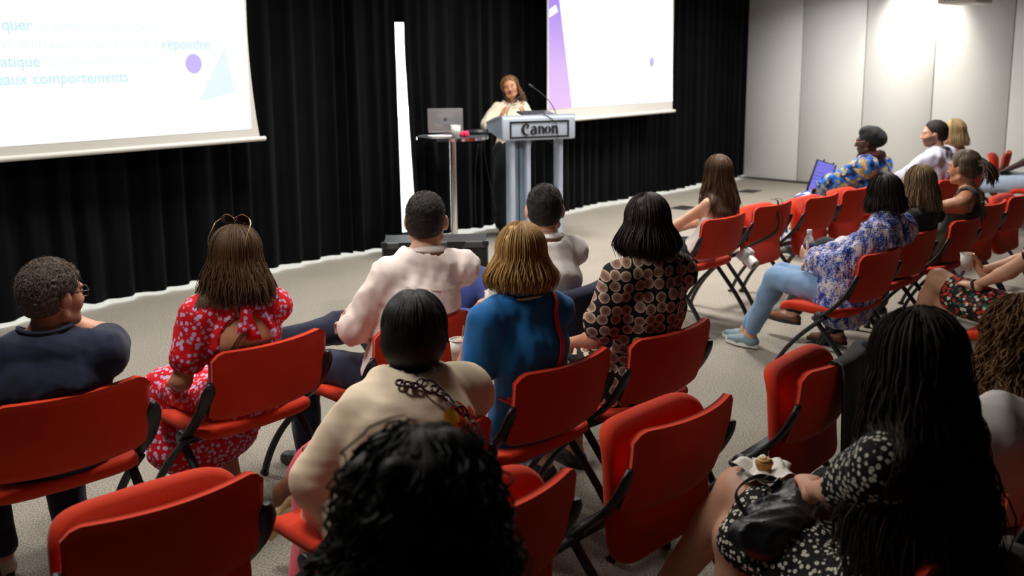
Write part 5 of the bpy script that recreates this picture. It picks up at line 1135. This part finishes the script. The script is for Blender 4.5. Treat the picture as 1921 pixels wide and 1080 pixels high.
# curly black hair nearest the camera
chair_under('CU', (790, 1005), 'red chair under the person with curly black hair', 1.18, -0.14, 47)
Q['CU'] = person('person with a full head of curly black hair in dark clothes', *seat('CU'), dict(headpx=(792, 985), hy=-0.12, w=1.0, skin=SK_M, top=dict(m=BLACKC, sl=1.8, o=0.02, name='jumper'), bottom=dict(m=BLACKC), shoes=dict(m=SHOEB),
    hair=dict(m=hair_mat('hair_curly_black', srgb(6, 5, 5), srgb(26, 21, 18), 0.5), t=0.05, nape=-0.16, amp=0.008, fr=60, seed=7, avoid=False, facecut=True, locks=[dict(n=1100, L=0.14, seed=131, amax=150, rx=0.112, ry=0.128, rz=0.122, lay=0.022, curl=0.010, cf=24, r=0.0028, seg=28, lmin=0.3, prof=lambda f, a: (1.0 + 0.20 * math.sin(f * 3.0), 0.0), fluff=0.16, side=3)])))
# knee of the person behind the long-haired woman
P = atz(1898, 1048, 0.58); l = P - Rz(math.radians(84)) @ np.array([-0.13, 0.37, 0]); freechair('KN', l, 'red chair under the person in grey trousers at the picture corner', 84)
Q['KN'] = person('person in grey trousers with only a knee in the picture corner', *seat('KN'), dict(head=(0, -0.12, 1.18), skin=SK_L, legL=dict(k=(-0.13, 0.37, 0.54), a=(-0.12, 0.36, 0.09)), top=dict(m=GREYC, sl=1.8, o=0.02), bottom=dict(m=GREYC, o=0.02), shoes=dict(m=SHOEB), hair=h_short(SDB, 141, 0.01, tuft=200)))
# ------------------------------------------------------------------ the speaker
P = aty(957, 163, 11.0); syaw = math.radians(-166)
def spk_extra(q):
    for g in (-1, 1): MB().tube([q.H + q.RH @ np.array([g * x, 0.088 - (x - 0.03) ** 2 * 4, 0.027 + 0.004 * math.sin((x - 0.016) * 80)]) for x in np.linspace(0.016, 0.046, 6)], 0.0025, 6).obj('eyebrow', HSB, q.root)
    S = Sdf(0.02); c = lerp(q.Nk, q.S0, 0.2)
    MB().tube([q.Nk + np.stack([q.r_, q.fw, [0, 0, 1]], 1) @ np.array([0.07 * math.cos(t), 0.066 * math.sin(t) + 0.012, 0.0 - 0.035 * math.sin(t)]) for t in np.linspace(0, 6.283, 40)], 0.010, 8).obj('neck_trim', KNIT, q.root, smooth=True)
Q['SP'] = person('woman in a cream knit top speaking behind the lectern', (P[0], P[1], 0), syaw, dict(seated=False, group='speaker', head=(0, 0, P[2]), vox=0.012, look=np.array([-0.6, 3.0, 1.3]), pitch=-2, tilt=10, skin=SK_T, w=0.94, neck=0.185, pelvis=(0.0, 0.0, 0.93), slump=0.0,
    armL=dict(wpx=(984, 222, 0.30), pole=(-0.8, -0.5, -0.9), d=(0.1, 0.5, 0.75), n=(1, 0.1, 0.1), curl=0.25, spread=0.5), armR=dict(wpx=(938, 222, 0.28), pole=(0.9, -0.5, -0.9), d=(-0.25, 0.5, 0.75), n=(-1, 0.1, 0.1), curl=0.25, spread=0.5),
    legL=dict(k=(-0.10, 0.02, 0.50), a=(-0.10, 0.0, 0.09)), legR=dict(k=(0.10, 0.02, 0.50), a=(0.10, 0.0, 0.09)),
    top=dict(m=KNIT, sl=0.95, o=0.024, so=0.022, fold=0.008, name='knit_top', hem=dict(o=0.03, p=(0, 0, -0.04))), bottom=dict(m=BLACKC, o=0.03, o2=0.05), shoes=dict(m=SHOEB), hair=h_long(HSB, 0.19, 151, 420, wide=0.95, wave=0.008, amax=104, lmin=0.5, drift=(-0.05, 0.05)), extras=spk_extra))
# ------------------------------------------------------------------ lectern
LAZ = math.radians(20); LR = Rz(LAZ)
LC = aty(1009, 240, 10.25); LW = 0.79                 # middle of its front plate
ALU = mat('silver_acrylic', srgb(176, 186, 202), 0.35, 0.1, 0.03); ALUD = mat('silver_panel', srgb(120, 138, 156), 0.4, 0.2, 0.05); DKG = mat('dark_grey_panel', srgb(40, 46, 54), 0.4, 0.1, 0.05)
t = thing('lectern', 'silver lectern with black lettering on its front plate', 'lectern', (LC[0], LC[1], 0), LAZ)
zc = LC[2]; hw = LW / 2
# local: x along the plate, -y towards the audience
MB().rbox((0, -0.02, zc), (LW, 0.05, 0.235), 0.02, 3).obj('front_plate', ALU, t)
fr = MB()
for sx in (-1, 1): fr.box((sx * (hw - 0.085), -0.048, zc - 0.01), (0.018, 0.008, 0.172))
for sz in (-1, 1): fr.box((0, -0.048, zc - 0.01 + sz * 0.077), (2 * hw - 0.152, 0.008, 0.018))
fr.obj('plate_frame', BLACKM, t)
G = np.zeros((7, 9, 3))
for i, x in enumerate(np.linspace(-hw, hw, 7)):
    for j, y in enumerate(np.linspace(-0.03, 0.46, 9)): G[i, j] = (x, y, zc + 0.115 - 0.09 * ((y + 0.03) / 0.49) ** 1.0 + 0.012 * math.sin(j / 8 * math.pi))
MB().sheet(G, 0.02).obj('desk_top', ALU, t)
for sx in (-1, 1):
    P_ = [(-0.03, zc + 0.11), (0.46, zc + 0.02), (0.46, zc - 0.03), (0.05, zc - 0.10)]
    MB().prism(P_, 0.018, (sx * (hw - 0.012) - 0.009, 0, 0), np.array([[0, 0, 1.0], [1, 0, 0], [0, 1, 0]])).obj('side_cheek', ALU, t)
for sx, wd_ in ((-1, 0.07), (1, 0.07)):
    c = MB(); zt = zc - 0.11
    x = sx * 0.16; c.rbox((x - 0.10, 0.10, zt / 2 + 0.02), (0.055, 0.16, zt - 0.04), 0.02, 3) if sx < 0 else c.rbox((x + 0.12, 0.14, zt / 2 + 0.02), (0.05, 0.16, zt - 0.04), 0.02, 3); c.obj('column', ALU, t)
MB().rbox((-0.17, 0.13, (zc - 0.11) / 2 + 0.02), (0.13, 0.06, zc - 0.15), 0.01, 2).obj('column_panel', ALUD, t)
MB().rbox((-0.17, 0.098, (zc - 0.11) / 2 + 0.02), (0.012, 0.01, zc - 0.15), 0.003, 1).obj('column_groove', DKG, t)
MB().rbox((-0.09, 0.10, (zc - 0.11) / 2 + 0.02), (0.05, 0.16, zc - 0.15), 0.02, 3).obj('column', ALU, t)
MB().rbox((0, 0.16, 0.015), (LW * 0.8, 0.5, 0.03), 0.012, 2).obj('base_plate', ALU, t)
# lettering on the plate, drawn stroke by stroke: heavy stems and sharp serifs
def strokes():
    mb = MB()
    def st(pts, ws, y=-0.054):
        P = np.asarray(pts, float); w_ = np.asarray(ws, float) * 1.22; T = np.gradient(P, axis=0); T /= np.linalg.norm(T, axis=1, keepdims=True) + 1e-9; Nn = np.stack([-T[:, 1], T[:, 0]], 1)
        A = P + Nn * w_[:, None] / 2; B = P - Nn * w_[:, None] / 2; n = len(P)
        V = [(x, y, z) for x, z in A] + [(x, y, z) for x, z in B] + [(x, y + 0.006, z) for x, z in A] + [(x, y + 0.006, z) for x, z in B]
        F = []
        for i in range(n - 1): F += [(i, i + 1, n + i + 1, n + i), (2 * n + i, 3 * n + i, 3 * n + i + 1, 2 * n + i + 1), (i, 2 * n + i, 2 * n + i + 1, i + 1), (n + i, n + i + 1, 3 * n + i + 1, 3 * n + i)]
        mb.add(V, F)
    arc = lambda cx, cz, rx, rz, a0, a1, n=18: [(cx + rx * math.cos(math.radians(a)), cz + rz * math.sin(math.radians(a))) for a in np.linspace(a0, a1, n)]
    # C, unit height 1 for capitals, 0.68 for small letters
    st(arc(0.40, 0.42, 0.36, 0.46, 62, 305, 26), np.interp(np.linspace(0, 1, 26), [0, 0.15, 0.5, 0.8, 1], [0.05, 0.10, 0.24, 0.15, 0.02]))
    st([(0.58, 0.80), (0.46, 0.62), (0.36, 0.46)], [0.14, 0.10, 0.01])
    x = 0.76
    st(arc(x + 0.20, 0.19, 0.17, 0.19, 40, 330, 16), np.interp(np.linspace(0, 1, 16), [0, 0.5, 1], [0.05, 0.17, 0.05])); st([(x + 0.42, 0.0), (x + 0.42, 0.45), (x + 0.40, 0.56), (x + 0.30, 0.66), (x + 0.14, 0.64), (x + 0.02, 0.52)], [0.17, 0.17, 0.16, 0.11, 0.07, 0.03]); st([(x + 0.42, 0.08), (x + 0.54, 0.02)], [0.08, 0.02])
    for x in (1.42, 2.62):
        st([(x + 0.08, 0.0), (x + 0.08, 0.68)], [0.17, 0.17]); st([(x - 0.06, 0.60), (x + 0.08, 0.68)], [0.03, 0.06]); st([(x + 0.12, 0.52), (x + 0.24, 0.66), (x + 0.36, 0.62), (x + 0.42, 0.48), (x + 0.42, 0.0)], [0.03, 0.07, 0.13, 0.17, 0.17])
    x = 2.00
    st(arc(x + 0.25, 0.34, 0.20, 0.29, 90, 270, 14), np.interp(np.linspace(0, 1, 14), [0, 0.5, 1], [0.04, 0.19, 0.04])); st(arc(x + 0.25, 0.34, 0.20, 0.29, 90, -90, 14), np.interp(np.linspace(0, 1, 14), [0, 0.5, 1], [0.04, 0.19, 0.04]))
    return mb
mb = strokes(); V = np.concatenate(mb.v); V[:, 0] = (V[:, 0] - 1.53) * 0.122; V[:, 2] = zc - 0.01 + (V[:, 2] - 0.40) * 0.115; mb.v = [V]; mb.obj('lettering', BLACKM, t)
# microphones and screen on the lectern
def mic(x, tip, label):
    r = thing('gooseneck_microphone', label, 'microphone', LR @ np.array([x, 0.10, 0]) + np.array([LC[0], LC[1], zc + 0.105]), LAZ, 'lectern microphones')
    P_ = bez([(0, 0, 0), (0.0, 0, 0.10), (tip[0] * 0.5, tip[1] * 0.5, tip[2] * 0.75), tip], 18); MB().tube(P_, 0.0045, 8).obj('neck', BLACKM, r)
    MB().lathe([(0.02, -0.012), (0.02, 0.006), (0.012, 0.02)], 14).obj('foot', BLACKM, r); d = unit(P_[-1] - P_[-3]); MB().tube([P_[-1], P_[-1] + d * 0.02, P_[-1] + d * 0.05], [0.007, 0.010, 0.008], 10).obj('capsule', BLACKM, r)
mic(0.24, (-0.24, 0.04, 0.30), 'thin black gooseneck microphone rising at the end of the lectern near the slide')
mic(-0.30, (0.20, 0.10, 0.22), 'thin black gooseneck microphone curving in front of the speaker')
r = thing('lectern_monitor', 'flat black screen lying on the lectern top', 'monitor', LR @ np.array([0.02, 0.10, 0]) + np.array([LC[0], LC[1], zc + 0.10]), LAZ)
MB().rbox((0, 0, 0.04), (0.34, 0.24, 0.018), 0.005, 2, Rx(0.12)).obj('housing', BLACKM, r); MB().rbox((0, 0.02, 0.05), (0.31, 0.2, 0.006), 0.002, 1, Rx(0.12)).obj('glass', mat('grey_screen_glass', srgb(70, 74, 80), 0.15), r); MB().rbox((0, 0.06, 0.018), (0.12, 0.06, 0.04), 0.008, 2).obj('foot', BLACKM, r)
r = tag(MB().tube(crom([LR @ np.array(p_) + np.array([LC[0], LC[1], zc]) for p_ in ((-0.08, 0.05, 0.145), (0.06, -0.03, 0.13), (0.17, -0.062, 0.05), (0.19, -0.064, -0.08), (0.16, -0.03, -0.15), (0.10, 0.04, -0.13))], 6), 0.004, 6).obj('cable', BLACKM, smooth=True), 'black cable trailing over the lectern lettering', 'cable')
r = tag(MB().tube(crom([LR @ np.array(p_) + np.array([LC[0], LC[1], zc]) for p_ in ((0.0, 0.14, -0.10), (-0.04, 0.13, -0.25), (-0.07, 0.10, -0.5), (-0.08, 0.09, -1.0))], 6), 0.004, 6).obj('cable', mat('grey_cable', srgb(150, 150, 150), 0.5), smooth=True), 'thin grey cable running down inside the lectern columns', 'cable')
# ------------------------------------------------------------------ high table with laptop, cup and bits
TP = aty(849, 255, 9.9); tz = TP[2]; tr = 0.345
CHROME = mat('chrome', srgb(226, 226, 226), 0.12, 1.0, 0.02); GLT = mat('smoked_table_top', srgb(96, 104, 108), 0.12, 0.2, 0.05)
t = thing('bar_table', 'high round table with a chrome pole beside the lectern', 'table', (TP[0], TP[1], 0))
MB().lathe([(0.0, tz - 0.022), (tr - 0.01, tz - 0.022), (tr - 0.005, tz - 0.002), (0.0, tz - 0.002)], 48, cap=False).obj('table_top', GLT, t)
MB().lathe([(tr - 0.008, tz - 0.030), (tr + 0.006, tz - 0.028), (tr + 0.006, tz + 0.0), (tr - 0.008, tz + 0.002), (tr - 0.008, tz - 0.030)], 48, cap=False).obj('rim', CHROME, t)
MB().lathe([(0.032, 0.02), (0.032, tz - 0.024)], 24).obj('pole', CHROME, t); MB().lathe([(0.0, 0.0), (0.23, 0.0), (0.23, 0.012), (0.06, 0.03), (0.034, 0.05)], 40, cap=False).obj('foot', CHROME, t)
def on_table(u, v, z=0.0): return atz(u, v, tz + z)
SILV = mat('laptop_silver', srgb(178, 172, 178), 0.35, 0.6, 0.02)
# laptop: lid back to the room
p = on_table(836, 249); yl = math.radians(2)
t = thing('laptop', 'silver laptop standing open on the high round table', 'laptop', (p[0], p[1], tz), yl)
MB().rbox((0, 0.13, 0.009), (0.345, 0.24, 0.016), 0.006, 2).obj('keyboard_base', SILV, t)
Rl = Rx(math.radians(12)); MB().rbox((0.0, -0.012, 0.132), (0.355, 0.008, 0.24), 0.004, 2, Rl).obj('lid', SILV, t)
ap = MB(); R_ = np.array([[1.0, 0, 0], [0, 0, -1], [0, 1, 0]]); LG = mat('laptop_emblem_grey', srgb(110, 106, 112), 0.3, 0.6)
out = [(0.018 * (1 - 0.10 * math.cos(2 * a)) * math.cos(a) * (0.82 if (math.cos(a) > 0.9) else 1), 0.019 * math.sin(a) - 0.003 * math.exp(-((a - math.pi / 2) / 0.25) ** 2)) for a in np.linspace(0, 6.283, 40, endpoint=False)]
ap.prism(out, 0.0015, (0, -0.017, 0.135), Rl @ R_); ap.prism([(0.001, 0.021), (0.006, 0.023), (0.009, 0.032), (0.003, 0.029)], 0.0015, (0, -0.017, 0.135), Rl @ R_); ap.obj('emblem', LG, t)
def cup(name, label, P, yaw=0.0, tilt=None, s=1.0, stick=False, group='white paper cups'):
    t = thing(name, label, 'paper cup', P, yaw, group)
    if tilt is not None: t.rotation_euler = tilt
    MB().lathe([(0.0, 0.003), (0.026 * s, 0.003), (0.027 * s, 0.0), (0.036 * s, 0.092 * s), (0.035 * s, 0.092 * s), (0.026 * s, 0.006)], 28, cap=False).obj('cup_wall', PAPER, t, smooth=True)
    MB().tube([(0.0365 * s * math.cos(a), 0.0365 * s * math.sin(a), 0.092 * s) for a in np.linspace(0, 6.2832, 30)], 0.002, 6).obj('rim', PAPER, t, smooth=True)
    if stick: MB().box((0.012, 0.01, 0.085), (0.005, 0.0018, 0.12), Ry(0.12)).obj('stirrer', mat('pale_wood', srgb(206, 170, 120), 0.7), t)
    return t
p = on_table(855, 259); cup('paper_cup', 'white paper cup in front of the silver laptop', (p[0], p[1], tz), s=1.3)
p = on_table(870, 257); t = thing('pouch', 'small bright pink pouch beside the paper cup', 'pouch', (p[0], p[1], tz), 0.3)
S = Sdf(0.02); S.ell((0, 0, 0.025), (0.045, 0.03, 0.028)); S.ell((0.02, 0, 0.03), (0.03, 0.028, 0.03)); S.disp = fold(0.004, 70, 3); S.cut.append(lambda X, Y, Z: -Z + 0 * X + 0 * Y); mesh_obj('pouch_body', [S.mesh(0.004)], fabric('pink_fabric', srgb(222, 40, 90)), t); MB().tube([(-0.03, 0, 0.045), (0, 0, 0.056), (0.04, 0, 0.05)], 0.003, 6).obj('zip', mat('zip_pink', srgb(240, 120, 150), 0.5), t)
p = on_table(896, 251); t = thing('flat_case', 'round black zipped case lying on the high table', 'case', (p[0], p[1], tz), 0.2)
MB().lathe([(0.0, 0.0), (0.10, 0.002), (0.115, 0.02), (0.108, 0.04), (0.0, 0.05)], 30, cap=False).obj('shell', LEATH, t, smooth=True); MB().tube([(0.116 * math.cos(a), 0.116 * math.sin(a), 0.022) for a in np.linspace(0, 6.2832, 40)], 0.003, 6).obj('zip', BLACKM, t)
p = on_table(826, 256); t = thing('paper_sheets', 'loose white papers lying in front of the laptop', 'papers', (p[0], p[1], tz), 0.1)
for i, (dx, dy, ra) in enumerate(((0, 0, 0.1), (0.03, 0.02, -0.15), (-0.03, 0.03, 0.3))): MB().box((dx, dy, 0.002 + 0.003 * i), (0.17, 0.11, 0.0016), Rz(ra)).obj('sheet', PAPER, t)
# black hanging cables behind the table
for (u0, v0, u1, v1, lb, mt_) in ((908, 262, 932, 398, 'thin black cable hanging down beside the lectern with a pale tip', BLACKM), (897, 270, 893, 420, 'thin black cable hanging from the table edge to the floor', BLACKM)):
    A = onplane(u0, v0, np.array([0, 10.6, 0]), np.array([0, 1.0, 0])); B_ = onplane(u1, v1, np.array([0, 10.7, 0]), np.array([0, 1.0, 0])); o = tag(MB().tube(crom([A, lerp(A, B_, 0.3) + np.array([-0.02, 0, 0]), lerp(A, B_, 0.7) + np.array([-0.015, 0, 0]), B_ - np.array([0, 0, max(0, 0)])], 6), 0.0045, 6).obj('cable', mt_, smooth=True), lb, 'cable')
# ------------------------------------------------------------------ flight case on the floor before the front row
P = atz(816, 452, 0.56); t = thing('flight_case', 'black flight case with grey metal edges standing before the front row', 'flight case', (P[0], P[1], 0), math.radians(3))
GREYE = mat('case_edge_grey', srgb(84, 86, 86), 0.5, 0.2, 0.05)
fw_ = 0.80; fd = 0.42; fh = 0.55
MB().box((0, fd / 2, fh / 2), (fw_ - 0.02, fd - 0.02, fh - 0.02)).obj('case_body', mat('case_black_laminate', (0.012, 0.012, 0.013), 0.5), t)
e = MB()
for sx in (-1, 1):
    for y in (0.0, fd): e.rbox((sx * (fw_ / 2 - 0.008), y, fh / 2), (0.012, 0.026, fh - 0.02), 0.004, 1)
e.rbox((0, 0, fh - 0.02), (fw_, 0.03, 0.05), 0.006, 1)
e.obj('metal_edge', GREYE, t)
for x in (-0.38, 0.38):
    MB().rbox((x, -0.004, fh - 0.012), (0.05, 0.05, 0.05), 0.015, 2).obj('corner', BLACKM, t)
for x in (-0.2, 0.16): MB().add([(x - 0.07, -0.018, fh + 0.008), (x + 0.07, -0.018, fh + 0.008), (x + 0.045, -0.018, fh - 0.03), (x + 0.02, -0.018, fh - 0.06), (x - 0.04, -0.018, fh - 0.06), (x - 0.07, -0.018, fh - 0.03), (x - 0.07, -0.03, fh + 0.008), (x + 0.07, -0.03, fh + 0.008), (x + 0.045, -0.03, fh - 0.03), (x + 0.02, -0.03, fh - 0.06), (x - 0.04, -0.03, fh - 0.06), (x - 0.07, -0.03, fh - 0.03)], [(6, 11, 10, 9, 8, 7), (0, 1, 2, 3, 4, 5)] + [(i, (i + 1) % 6, 6 + (i + 1) % 6, 6 + i) for i in range(6)]).obj('latch', BLACKM, t)
MB().rbox((-0.26, -0.008, 0.42), (0.03, 0.006, 0.05), 0.002, 1).obj('sticker', PAPER, t)
# ------------------------------------------------------------------ things held or laid about
def held(q, side, off=0.0):
    a = q.arms[side]; return a[2], unit(a[2] - a[1])
def to_world(q, P): return q.loc + Rz(q.yaw) @ np.asarray(P, float)
def grip_centre(q, side, along=0.075, palm=0.04):
    W_, _ = held(q, side); d = unit(np.array(q.arms[side][3].get('d', (0, 1, 0)), float)); n = np.array(q.arms[side][3].get('n', (0, 0, -1)), float); n = unit(n - d * (n @ d)); return to_world(q, W_ + d * along + n * palm)
g = grip_centre(Q['E'], -1, 0.06, 0.046); cup('paper_cup', 'white paper cup with a wooden stirrer in the hand of the blonde woman', (g[0], g[1], g[2] - 0.045), stick=True)
g = grip_centre(Q['FL'], 1, 0.07, 0.046); cup('paper_cup', 'white paper cup in the hand of the woman in the floral dress', (g[0], g[1], g[2] - 0.04))
p = atz(334, 913, 0.01); cup('paper_cup', 'white paper cup standing on the carpet behind the red floral dress', (p[0], p[1], 0.0))
# water bottle
g = grip_centre(Q['Q'], -1, 0.07, 0.042); t = thing('water_bottle', 'small clear water bottle with a blue label in the hand of the woman in jeans', 'bottle', (g[0], g[1], g[2] - 0.07))
PET, pn, pb = new_mat('clear_plastic'); pb.inputs['Base Color'].default_value = (0.86, 0.9, 0.95, 1); pb.inputs['Roughness'].default_value = 0.08; pb.inputs['Transmission Weight'].default_value = 0.75; pb.inputs['IOR'].default_value = 1.2
MB().lathe([(0.0, 0.0), (0.030, 0.002), (0.032, 0.012), (0.032, 0.05), (0.029, 0.06), (0.032, 0.07), (0.032, 0.125), (0.028, 0.145), (0.014, 0.175), (0.013, 0.185), (0.0, 0.185)], 28, cap=False).obj('bottle_wall', PET, t, smooth=True)
MB().lathe([(0.0330, 0.068), (0.0335, 0.07), (0.0335, 0.118), (0.033, 0.12)], 28, cap=False).obj('bottle_label', mat('blue_label', srgb(46, 62, 150), 0.5), t, smooth=True); MB().lathe([(0.0, 0.205), (0.0145, 0.205), (0.0155, 0.203), (0.0155, 0.186), (0.0, 0.186)], 22, cap=False).obj('cap', WHITEM, t)
# white camera hanging on the chair back
_, l_, a_ = GL['N']; P = onplane(1398, 480, l_ + Rz(a_) @ np.array([0, -0.33, 0]), Rz(a_) @ np.array([0, 1.0, 0]))
t = thing('camera_body', 'small white camera hanging by its strap from the chair back', 'camera', P, math.radians(20)); WHP = mat('white_plastic', srgb(222, 222, 220), 0.4)
Rc = 1.3 * Rz(math.radians(20)) @ Rx(math.radians(35)) @ Ry(math.radians(25))
def tf(mb, R): mb.v = [np.concatenate(mb.v) @ R.T]; mb.uv = [np.concatenate(mb.uv)]; return mb
tf(MB().rbox((0, 0, 0), (0.115, 0.045, 0.068), 0.012, 3), Rc).obj('housing', WHP, t); tf(MB().rbox((0, 0, 0.04), (0.045, 0.04, 0.025), 0.008, 2), Rc).obj('viewfinder', WHP, t)
tf(MB().lathe([(0.030, 0.0), (0.033, 0.01), (0.033, 0.055), (0.028, 0.06), (0.0, 0.055)], 24, (0.0, -0.02, 0), Rx(math.pi / 2), cap=False), Rc).obj('lens_barrel', WHP, t); tf(MB().lathe([(0.0, 0.0), (0.025, 0.0), (0.024, 0.003)], 24, (0, -0.078, 0), Rx(math.pi / 2), cap=False), Rc).obj('front_glass', mat('camera_glass', (0.005, 0.005, 0.006), 0.06), t)
tl = lambda p_: Rz(-math.radians(20)) @ (l_ + Rz(a_) @ np.array(p_) - P)
for k, (x0, x1) in enumerate(((0.06, -0.02), (0.10, 0.04))):
    Pp = crom([tl((x1 + 0.01, -0.27, 0.845)), tl((x1, -0.332, 0.84)), tl((x1 - 0.005, -0.338, 0.76)), tl((x1 - 0.03, -0.345, 0.62)), np.array([0.04 if k else -0.02, 0.0, 0.05])], 7); MB().tube(Pp, np.array([[0.010 if k == 0 else 0.003, 0.002]] * len(Pp)), 6).obj('strap', BLACKC, t)
# laptop on the lap of the woman in the headwrap
q = Q['HS']; P = onplane(1540, 335, to_world(q, (0, 0.50, 0)), Rz(q.yaw) @ np.array([0, 1.0, 0])); t = thing('tablet_computer', 'upright tablet showing a lilac page on the lap of the headwrapped woman', 'tablet', P, q.yaw + math.radians(-108))
SCRL = emit('tablet_page', srgb(128, 122, 226), 1.0)
tl_ = Rx(math.radians(-14)) @ Ry(math.radians(9))
tf(MB().rbox((0, 0.0, 0), (0.27, 0.014, 0.34), 0.006, 2), tl_).obj('housing', mat('tablet_dark', srgb(22, 20, 48), 0.35), t); tf(MB().box((0.012, -0.0085, 0), (0.225, 0.002, 0.32)), tl_).obj('page', SCRL, t)
lm = MB()
for i, wl in enumerate((0.10, 0.15, 0.15, 0.09)): lm.box((-0.02, -0.0105, 0.05 - 0.035 * i), (wl, 0.001, 0.005))
tf(lm, tl_).obj('page_lines', mat('page_ink', srgb(60, 50, 140), 0.6), t)
for x in (-0.04, 0.09): tf(MB().rbox((x, 0, 0.178), (0.012, 0.02, 0.02), 0.004, 1), tl_).obj('clip', BLACKM, t)
# bag and pastry on the lap of the long-haired woman
q = Q['L']; t = thing('handbag', 'black leather handbag lying in the lap of the daisy dress', 'bag', to_world(q, (0.05, 0.19, 0.635)), q.yaw)
S = Sdf(0.03); S.slab((-0.15, 0.02, 0.0), (0.12, 0.03, 0.02), (0, 1, 0.2), 0.085, 0.055, 0.095, 0.06); S.ell((-0.02, 0.0, 0.04), (0.14, 0.07, 0.035)); S.disp = fold(0.010, 28, 21); mesh_obj('bag_body', [S.mesh(0.007)], LEATH, t)
MB().tube(crom([(-0.13, 0.06, 0.04), (-0.10, 0.12, 0.09), (0.02, 0.12, 0.10), (0.10, 0.07, 0.06)], 8), np.array([[0.003, 0.010]] * 25), 6).obj('handle', LEATH, t)
kn = q.legs[-1][1]; P = to_world(q, lerp(q.legs[-1][0], kn, 0.86) + np.array([0.05, -0.0, 0.085]))
t = thing('paper_napkin', 'crumpled white paper napkin on the bare knee beside the handbag', 'napkin', P, q.yaw)
g = np.random.default_rng(4); mb = MB()
for k in range(3):
    G = np.zeros((13, 13, 3)); a0 = 0.5 * k + 0.2; bl = g.normal(size=(5, 5)) * 0.006
    for i, u in enumerate(np.linspace(-1, 1, 13)):
        for j, v in enumerate(np.linspace(-1, 1, 13)):
            x, y = u * 0.075, v * 0.06; r2 = math.hypot(u, v); z = 0.004 * k + 0.020 * max(0, r2 - 0.55) ** 1.2 + 0.008 * math.sin(3.1 * u + 2 * v + k * 2) + 0.007 * math.sin(5 * v - 2.3 * u + k); G[i, j] = Rz(a0) @ np.array([x, y, z])
    mb.sheet(G, 0.0012)
mb.obj('napkin_layers', PAPER, t, smooth=True)
t = thing('pastry', 'small round golden cake resting on the white napkin', 'pastry', P + np.array([0, 0, 0.016]), 0)
MB().lathe([(0.0, 0.0), (0.020, 0.0), (0.027, 0.02), (0.026, 0.024), (0.0, 0.026)], 24, cap=False).obj('case_crust', mat('crust', srgb(170, 110, 50), 0.7, 0, 0.15, 40), t, smooth=True)
MB().tube([((0.021 - 0.0022 * a) * math.cos(a * 1.6), (0.021 - 0.0022 * a) * math.sin(a * 1.6), 0.026 + 0.0012 * a) for a in np.linspace(0, 9, 50)], 0.0042, 6).obj('cream_swirl', mat('cream', srgb(232, 196, 130), 0.6), t, smooth=True)
# black jacket over the empty chair, navy jacket over the white-shirted man's chair
def draped(name, label, k, x0, x1, zf, zb, m, seed, yo=0.0):
    _, l, a = GL[k]; t = thing(name, label, 'jacket', l, a); g = np.random.default_rng(seed); nu, nv = 26, 24; G = np.zeros((nu, nv, 3))
    for i, u in enumerate(np.linspace(0, 1, nu)):
        x = x0 + (x1 - x0) * u; aa = x / 0.274; top = 0.815 - 0.034 * max(0, (abs(aa) - 0.8) / 0.2) ** 2.2; yb = -0.352 + 0.055 * min(aa * aa, 1.1)
        for j, v in enumerate(np.linspace(0, 1, nv)):
            w_ = 0.012 * math.sin(14 * u + seed) + 0.008 * math.sin(23 * u + 2 * v); f = max(0, (v - 0.36) / 0.64)
            y = np.interp(v, [0, 0.2, 0.28, 0.36, 1], [0.075, 0.048, 0.014, -0.026, -0.045]) - w_ * f; z = np.interp(v, [0, 0.2, 0.28, 0.36, 1], [zf, top - 0.004, top + 0.016, top - 0.004, zb + 0.02 * math.sin(9 * u)])
            G[i, j] = (x, yb + y + yo, z)
    MB().sheet(G, 0.008).obj('jacket_body', m, t, smooth=True)
    S = Sdf(0.02); xs = x1 - 0.05 if x1 > -x0 else x0 + 0.05
    S.chain([(xs, -0.34, 0.80), (xs + 0.01, -0.375, 0.62), (xs - 0.02, -0.385, 0.42), (xs, -0.375, 0.30)], [0.035, 0.045, 0.04, 0.034]); S.disp = fold(0.006, 40, seed); mesh_obj('sleeve', [S.mesh(0.009)], m, t)
draped('jacket', 'black jacket hung over the back of the empty red chair', 'J', -0.10, 0.24, 0.70, 0.30, BLACKC, 5)
draped('suit_jacket', 'navy suit jacket hung over the chair of the white-shirted man', 'D', -0.22, 0.26, 0.72, 0.42, fabric('navy_suiting', srgb(22, 26, 58)), 9)
